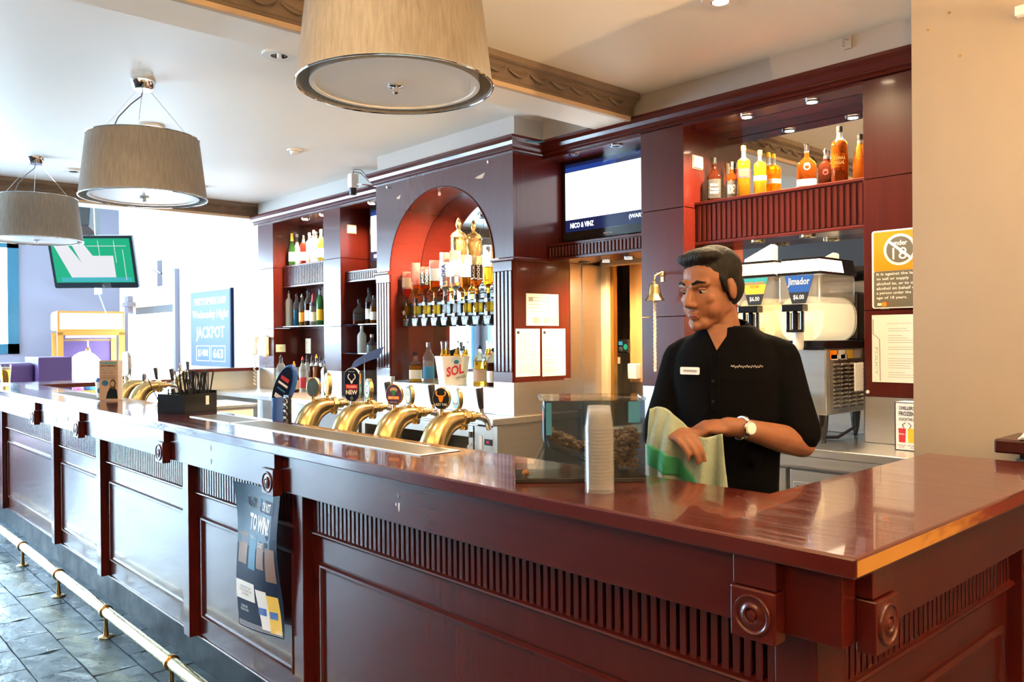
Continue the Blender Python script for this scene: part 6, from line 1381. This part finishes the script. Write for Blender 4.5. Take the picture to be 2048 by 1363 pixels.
def wear(nm, mb, m, vox=0, it=4, **k):
    o = build(nm, mb.xf(MW), m, man, **k)
    if vox: rem(o, vox, it)
    return o
sh = MB(); torso(sh, .013, [(.88, .140, .108)]+TOR[1:7]+[(1.512, .112, .074), (1.534, .082, .066), (1.55, .066, .062)])
for S, E in ((SL, EL), (SR, ER)): sh.cap(S, S.lerp(E, .45), .060, .060); sh.cap(S.lerp(E, .45), S.lerp(E, .86), .060, .064)
for S in (SL, SR): sh.cap((S.x*.3, .01, 1.502), (S.x*.9, .01, 1.466), .045, .052)
for (a, b, r) in (((.09, -.10, 1.16), (.14, -.02, 1.30), .02), ((-.10, -.10, 1.12), (-.04, -.12, 1.30), .016), ((.0, -.11, 1.05), (.09, -.11, 1.22), .018)): sh.cap(a, b, r, r*.6)
wear('polo_shirt', sh, 'shirt', .006, 6)
# collar with open neck
cl = MB(); n_ = 22; pts = []
for i in range(n_+1):
    t = -.5*PI+.5+(2*PI-1.0)*i/n_        # opening at the front (-y)
    pts.append((math.cos(t), math.sin(t), i/n_))
v = []; f = []
for cx_, sy_, k in pts:
    fr_ = 1-abs(2*k-1); dz = .0 if True else 0
    v += [(-.012+cx_*.068, .004+sy_*.064, 1.545-.03*(1-fr_)), (-.012+cx_*.064, .006+sy_*.060, 1.578-.034*(1-fr_)), (-.012+cx_*.068, .006+sy_*.064, 1.58-.034*(1-fr_)), (-.012+cx_*.098, .002+sy_*.092-.012*(1-fr_), 1.532-.055*(1-fr_)**3)]
for i in range(n_):
    for k in range(3): f.append((i*4+k, i*4+k+1, i*4+5+k, i*4+4+k))
co_ = wear('collar', MB().add(v, f), 'shirt', smooth=True); so = co_.modifiers.new('solid', 'SOLIDIFY'); so.thickness = .004
wear('open_neck', MB().add([(-.055, -.068, 1.552), (.031, -.068, 1.552), (-.012, -.104, 1.478), (-.012, -.078, 1.556)], [(0, 2, 3), (3, 2, 1)]), 'skin', smooth=True)
wear('placket', box(-.024, .0, -.129, -.114, 1.30, 1.47), 'shirt', bevel=.003)
for z in (1.33, 1.39): wear('button', disc((-.016, -.134, z), (1, 0, 0), (0, 0, 1), .005, .005, .002), 'black_gloss')
tz = MB(); tz.loft([(.86, .163, .118, 2.5), (.93, .168, .12, 2.5)], 24)
for s in (-1, 1): tz.cap((s*.085, 0, .87), (s*.095, 0, .5), .092, .07); tz.cap((s*.095, 0, .5), (s*.1, .01, .10), .07, .058)
wear('trousers', tz, 'trousers', .008, 4)
for s in (-1, 1): wear('shoe', MB().loft([(0, .046, .14, 3), (.03, .046, .14, 3), (.07, .035, .08, 2.5), (.1, .034, .05, 2.2)], 20, (s*.103, -.06)), 'black', smooth=True)
# hair, brows, eyes
hr = MB(); hr.ell(hp(0, .03, .052), (.081, .099, .080), 24, 16, HR); hr.ell(hp(0, .05, .0), (.076, .08, .072), 20, 12, HR); hr.ell(hp(.01, -.03, .103), (.062, .05, .026), 16, 10, HR); hr.ell(hp(-.02, -.045, .098), (.045, .036, .024), 14, 10, HR)
for s in (-1, 1): hr.cap(hp(s*.071, -.02, .03), hp(s*.071, -.012, -.006), .012, .008)
wear('hair', hr, 'hair', .006, 3)
for s in (-1, 1):
    wear('eyebrow', MB().tube([hp(s*.014, -.095, .026), hp(s*.03, -.091, .033), hp(s*.05, -.076, .027)], [.0035, .0045, .0025], 8), 'hair', smooth=True)
    e_ = wear('eye', MB().ell(hp(s*.031, -.069, .003), (.0115, .0120, .0078), 14, 10, HR), 'eye_white', smooth=True)
    io = build('iris', MB().ell(hp(s*.031-.001, -.0785, .001), (.0052, .0035, .0050), 12, 8, HR).xf(MW), 'hair', e_, smooth=True)
    wear('eyelid', MB().tube([hp(s*.018, -.077, .007), hp(s*.031, -.082, .0105), hp(s*.045, -.073, .007)], .0042, 8), 'skin', smooth=True)
wear('lips', MB().ell(hp(0, -.0915, -.067), (.018, .0075, .0075), 14, 8, HR), 'skin_lip', smooth=True)
stb = MB(); 
# badge and embroidery
nb_ = V3((-.30, -.95, .05)).normalized(); rb = V3((.95, -.30, 0)).normalized(); c_ = V3((-.085, -.124, 1.418)); ub_ = V3((0, .05, 1))
wear('name_badge', rplate(c_, rb, ub_, .065, .022, .003, .002, .004), 'print_white'); wear('badge_print', plate(c_+rb*.002, rb, ub_, .045, .006, .001, .0052), 'paper_ink')
wear('embroidery', MB().tube([V3((.035+.085*i/40, -.131+.024*(i/40)**2+.0, 1.432+.0035*math.sin(i*1.9)+.0015*math.sin(i*.7))) for i in range(41)], .0014, 5), 'paper_ink', smooth=True)
# watch
ax_ = (WL-EL).normalized(); wc = WL-ax_*.012; t1 = ax_.cross(V3((0, 0, 1))).normalized(); t2 = ax_.cross(t1)
wt = wear('watch', MB().tube([wc+(t1*math.cos(i*PI/12)*.030+t2*math.sin(i*PI/12)*.030) for i in range(25)], .006, 8), 'chrome', smooth=True)
fdir = (V3((0, -1, .25))-ax_*V3((0, -1, .25)).dot(ax_)).normalized(); fc_ = wc+fdir*.031
build('watch_face', disc(fc_, ax_, fdir.cross(ax_), .021, .021, .008, .0, 24).xf(MW), 'chrome', wt, bevel=.002); build('watch_dial', disc(fc_+fdir*.0, ax_, fdir.cross(ax_), .016, .016, .001, .008, 24).xf(MW), 'print_white', wt)
# towel, its own thing
def tw(u, v):
    x = -.165+.205*u+.03*v*(u-.5); fold = .016*math.sin(u*15+v*2)+.010*math.sin(u*29+v*5)
    top = 1.315-.075*u+.02*math.sin(u*7)
    z = top-(.235-.02*u+.02*math.sin(u*9))*v
    y = -.268+fold*(.4+.8*v)-.03*math.sin(PI*min(1, v*1.2))*(1-u)+.025*v
    return MW @ V3((x, y, z))
to = build('bar_towel', MB().grid(tw, 40, 30), 'towel', smooth=True); so = to.modifiers.new('solid', 'SOLIDIFY'); so.thickness = .004
tag(to, 'pale green grey bar towel with a green stripe hanging from the bartender hands', 'towel')
st = build('stripe', MB().grid(lambda u, v: V3(tw(u*.98+.01, min(1., .42+.25*v+.28*u)))+rotz(MRZ).to_3x3() @ V3((0, -.004, 0)), 30, 8), 'towel_green', to, smooth=True); so = st.modifiers.new('solid', 'SOLIDIFY'); so.thickness = .007; so.offset = 0
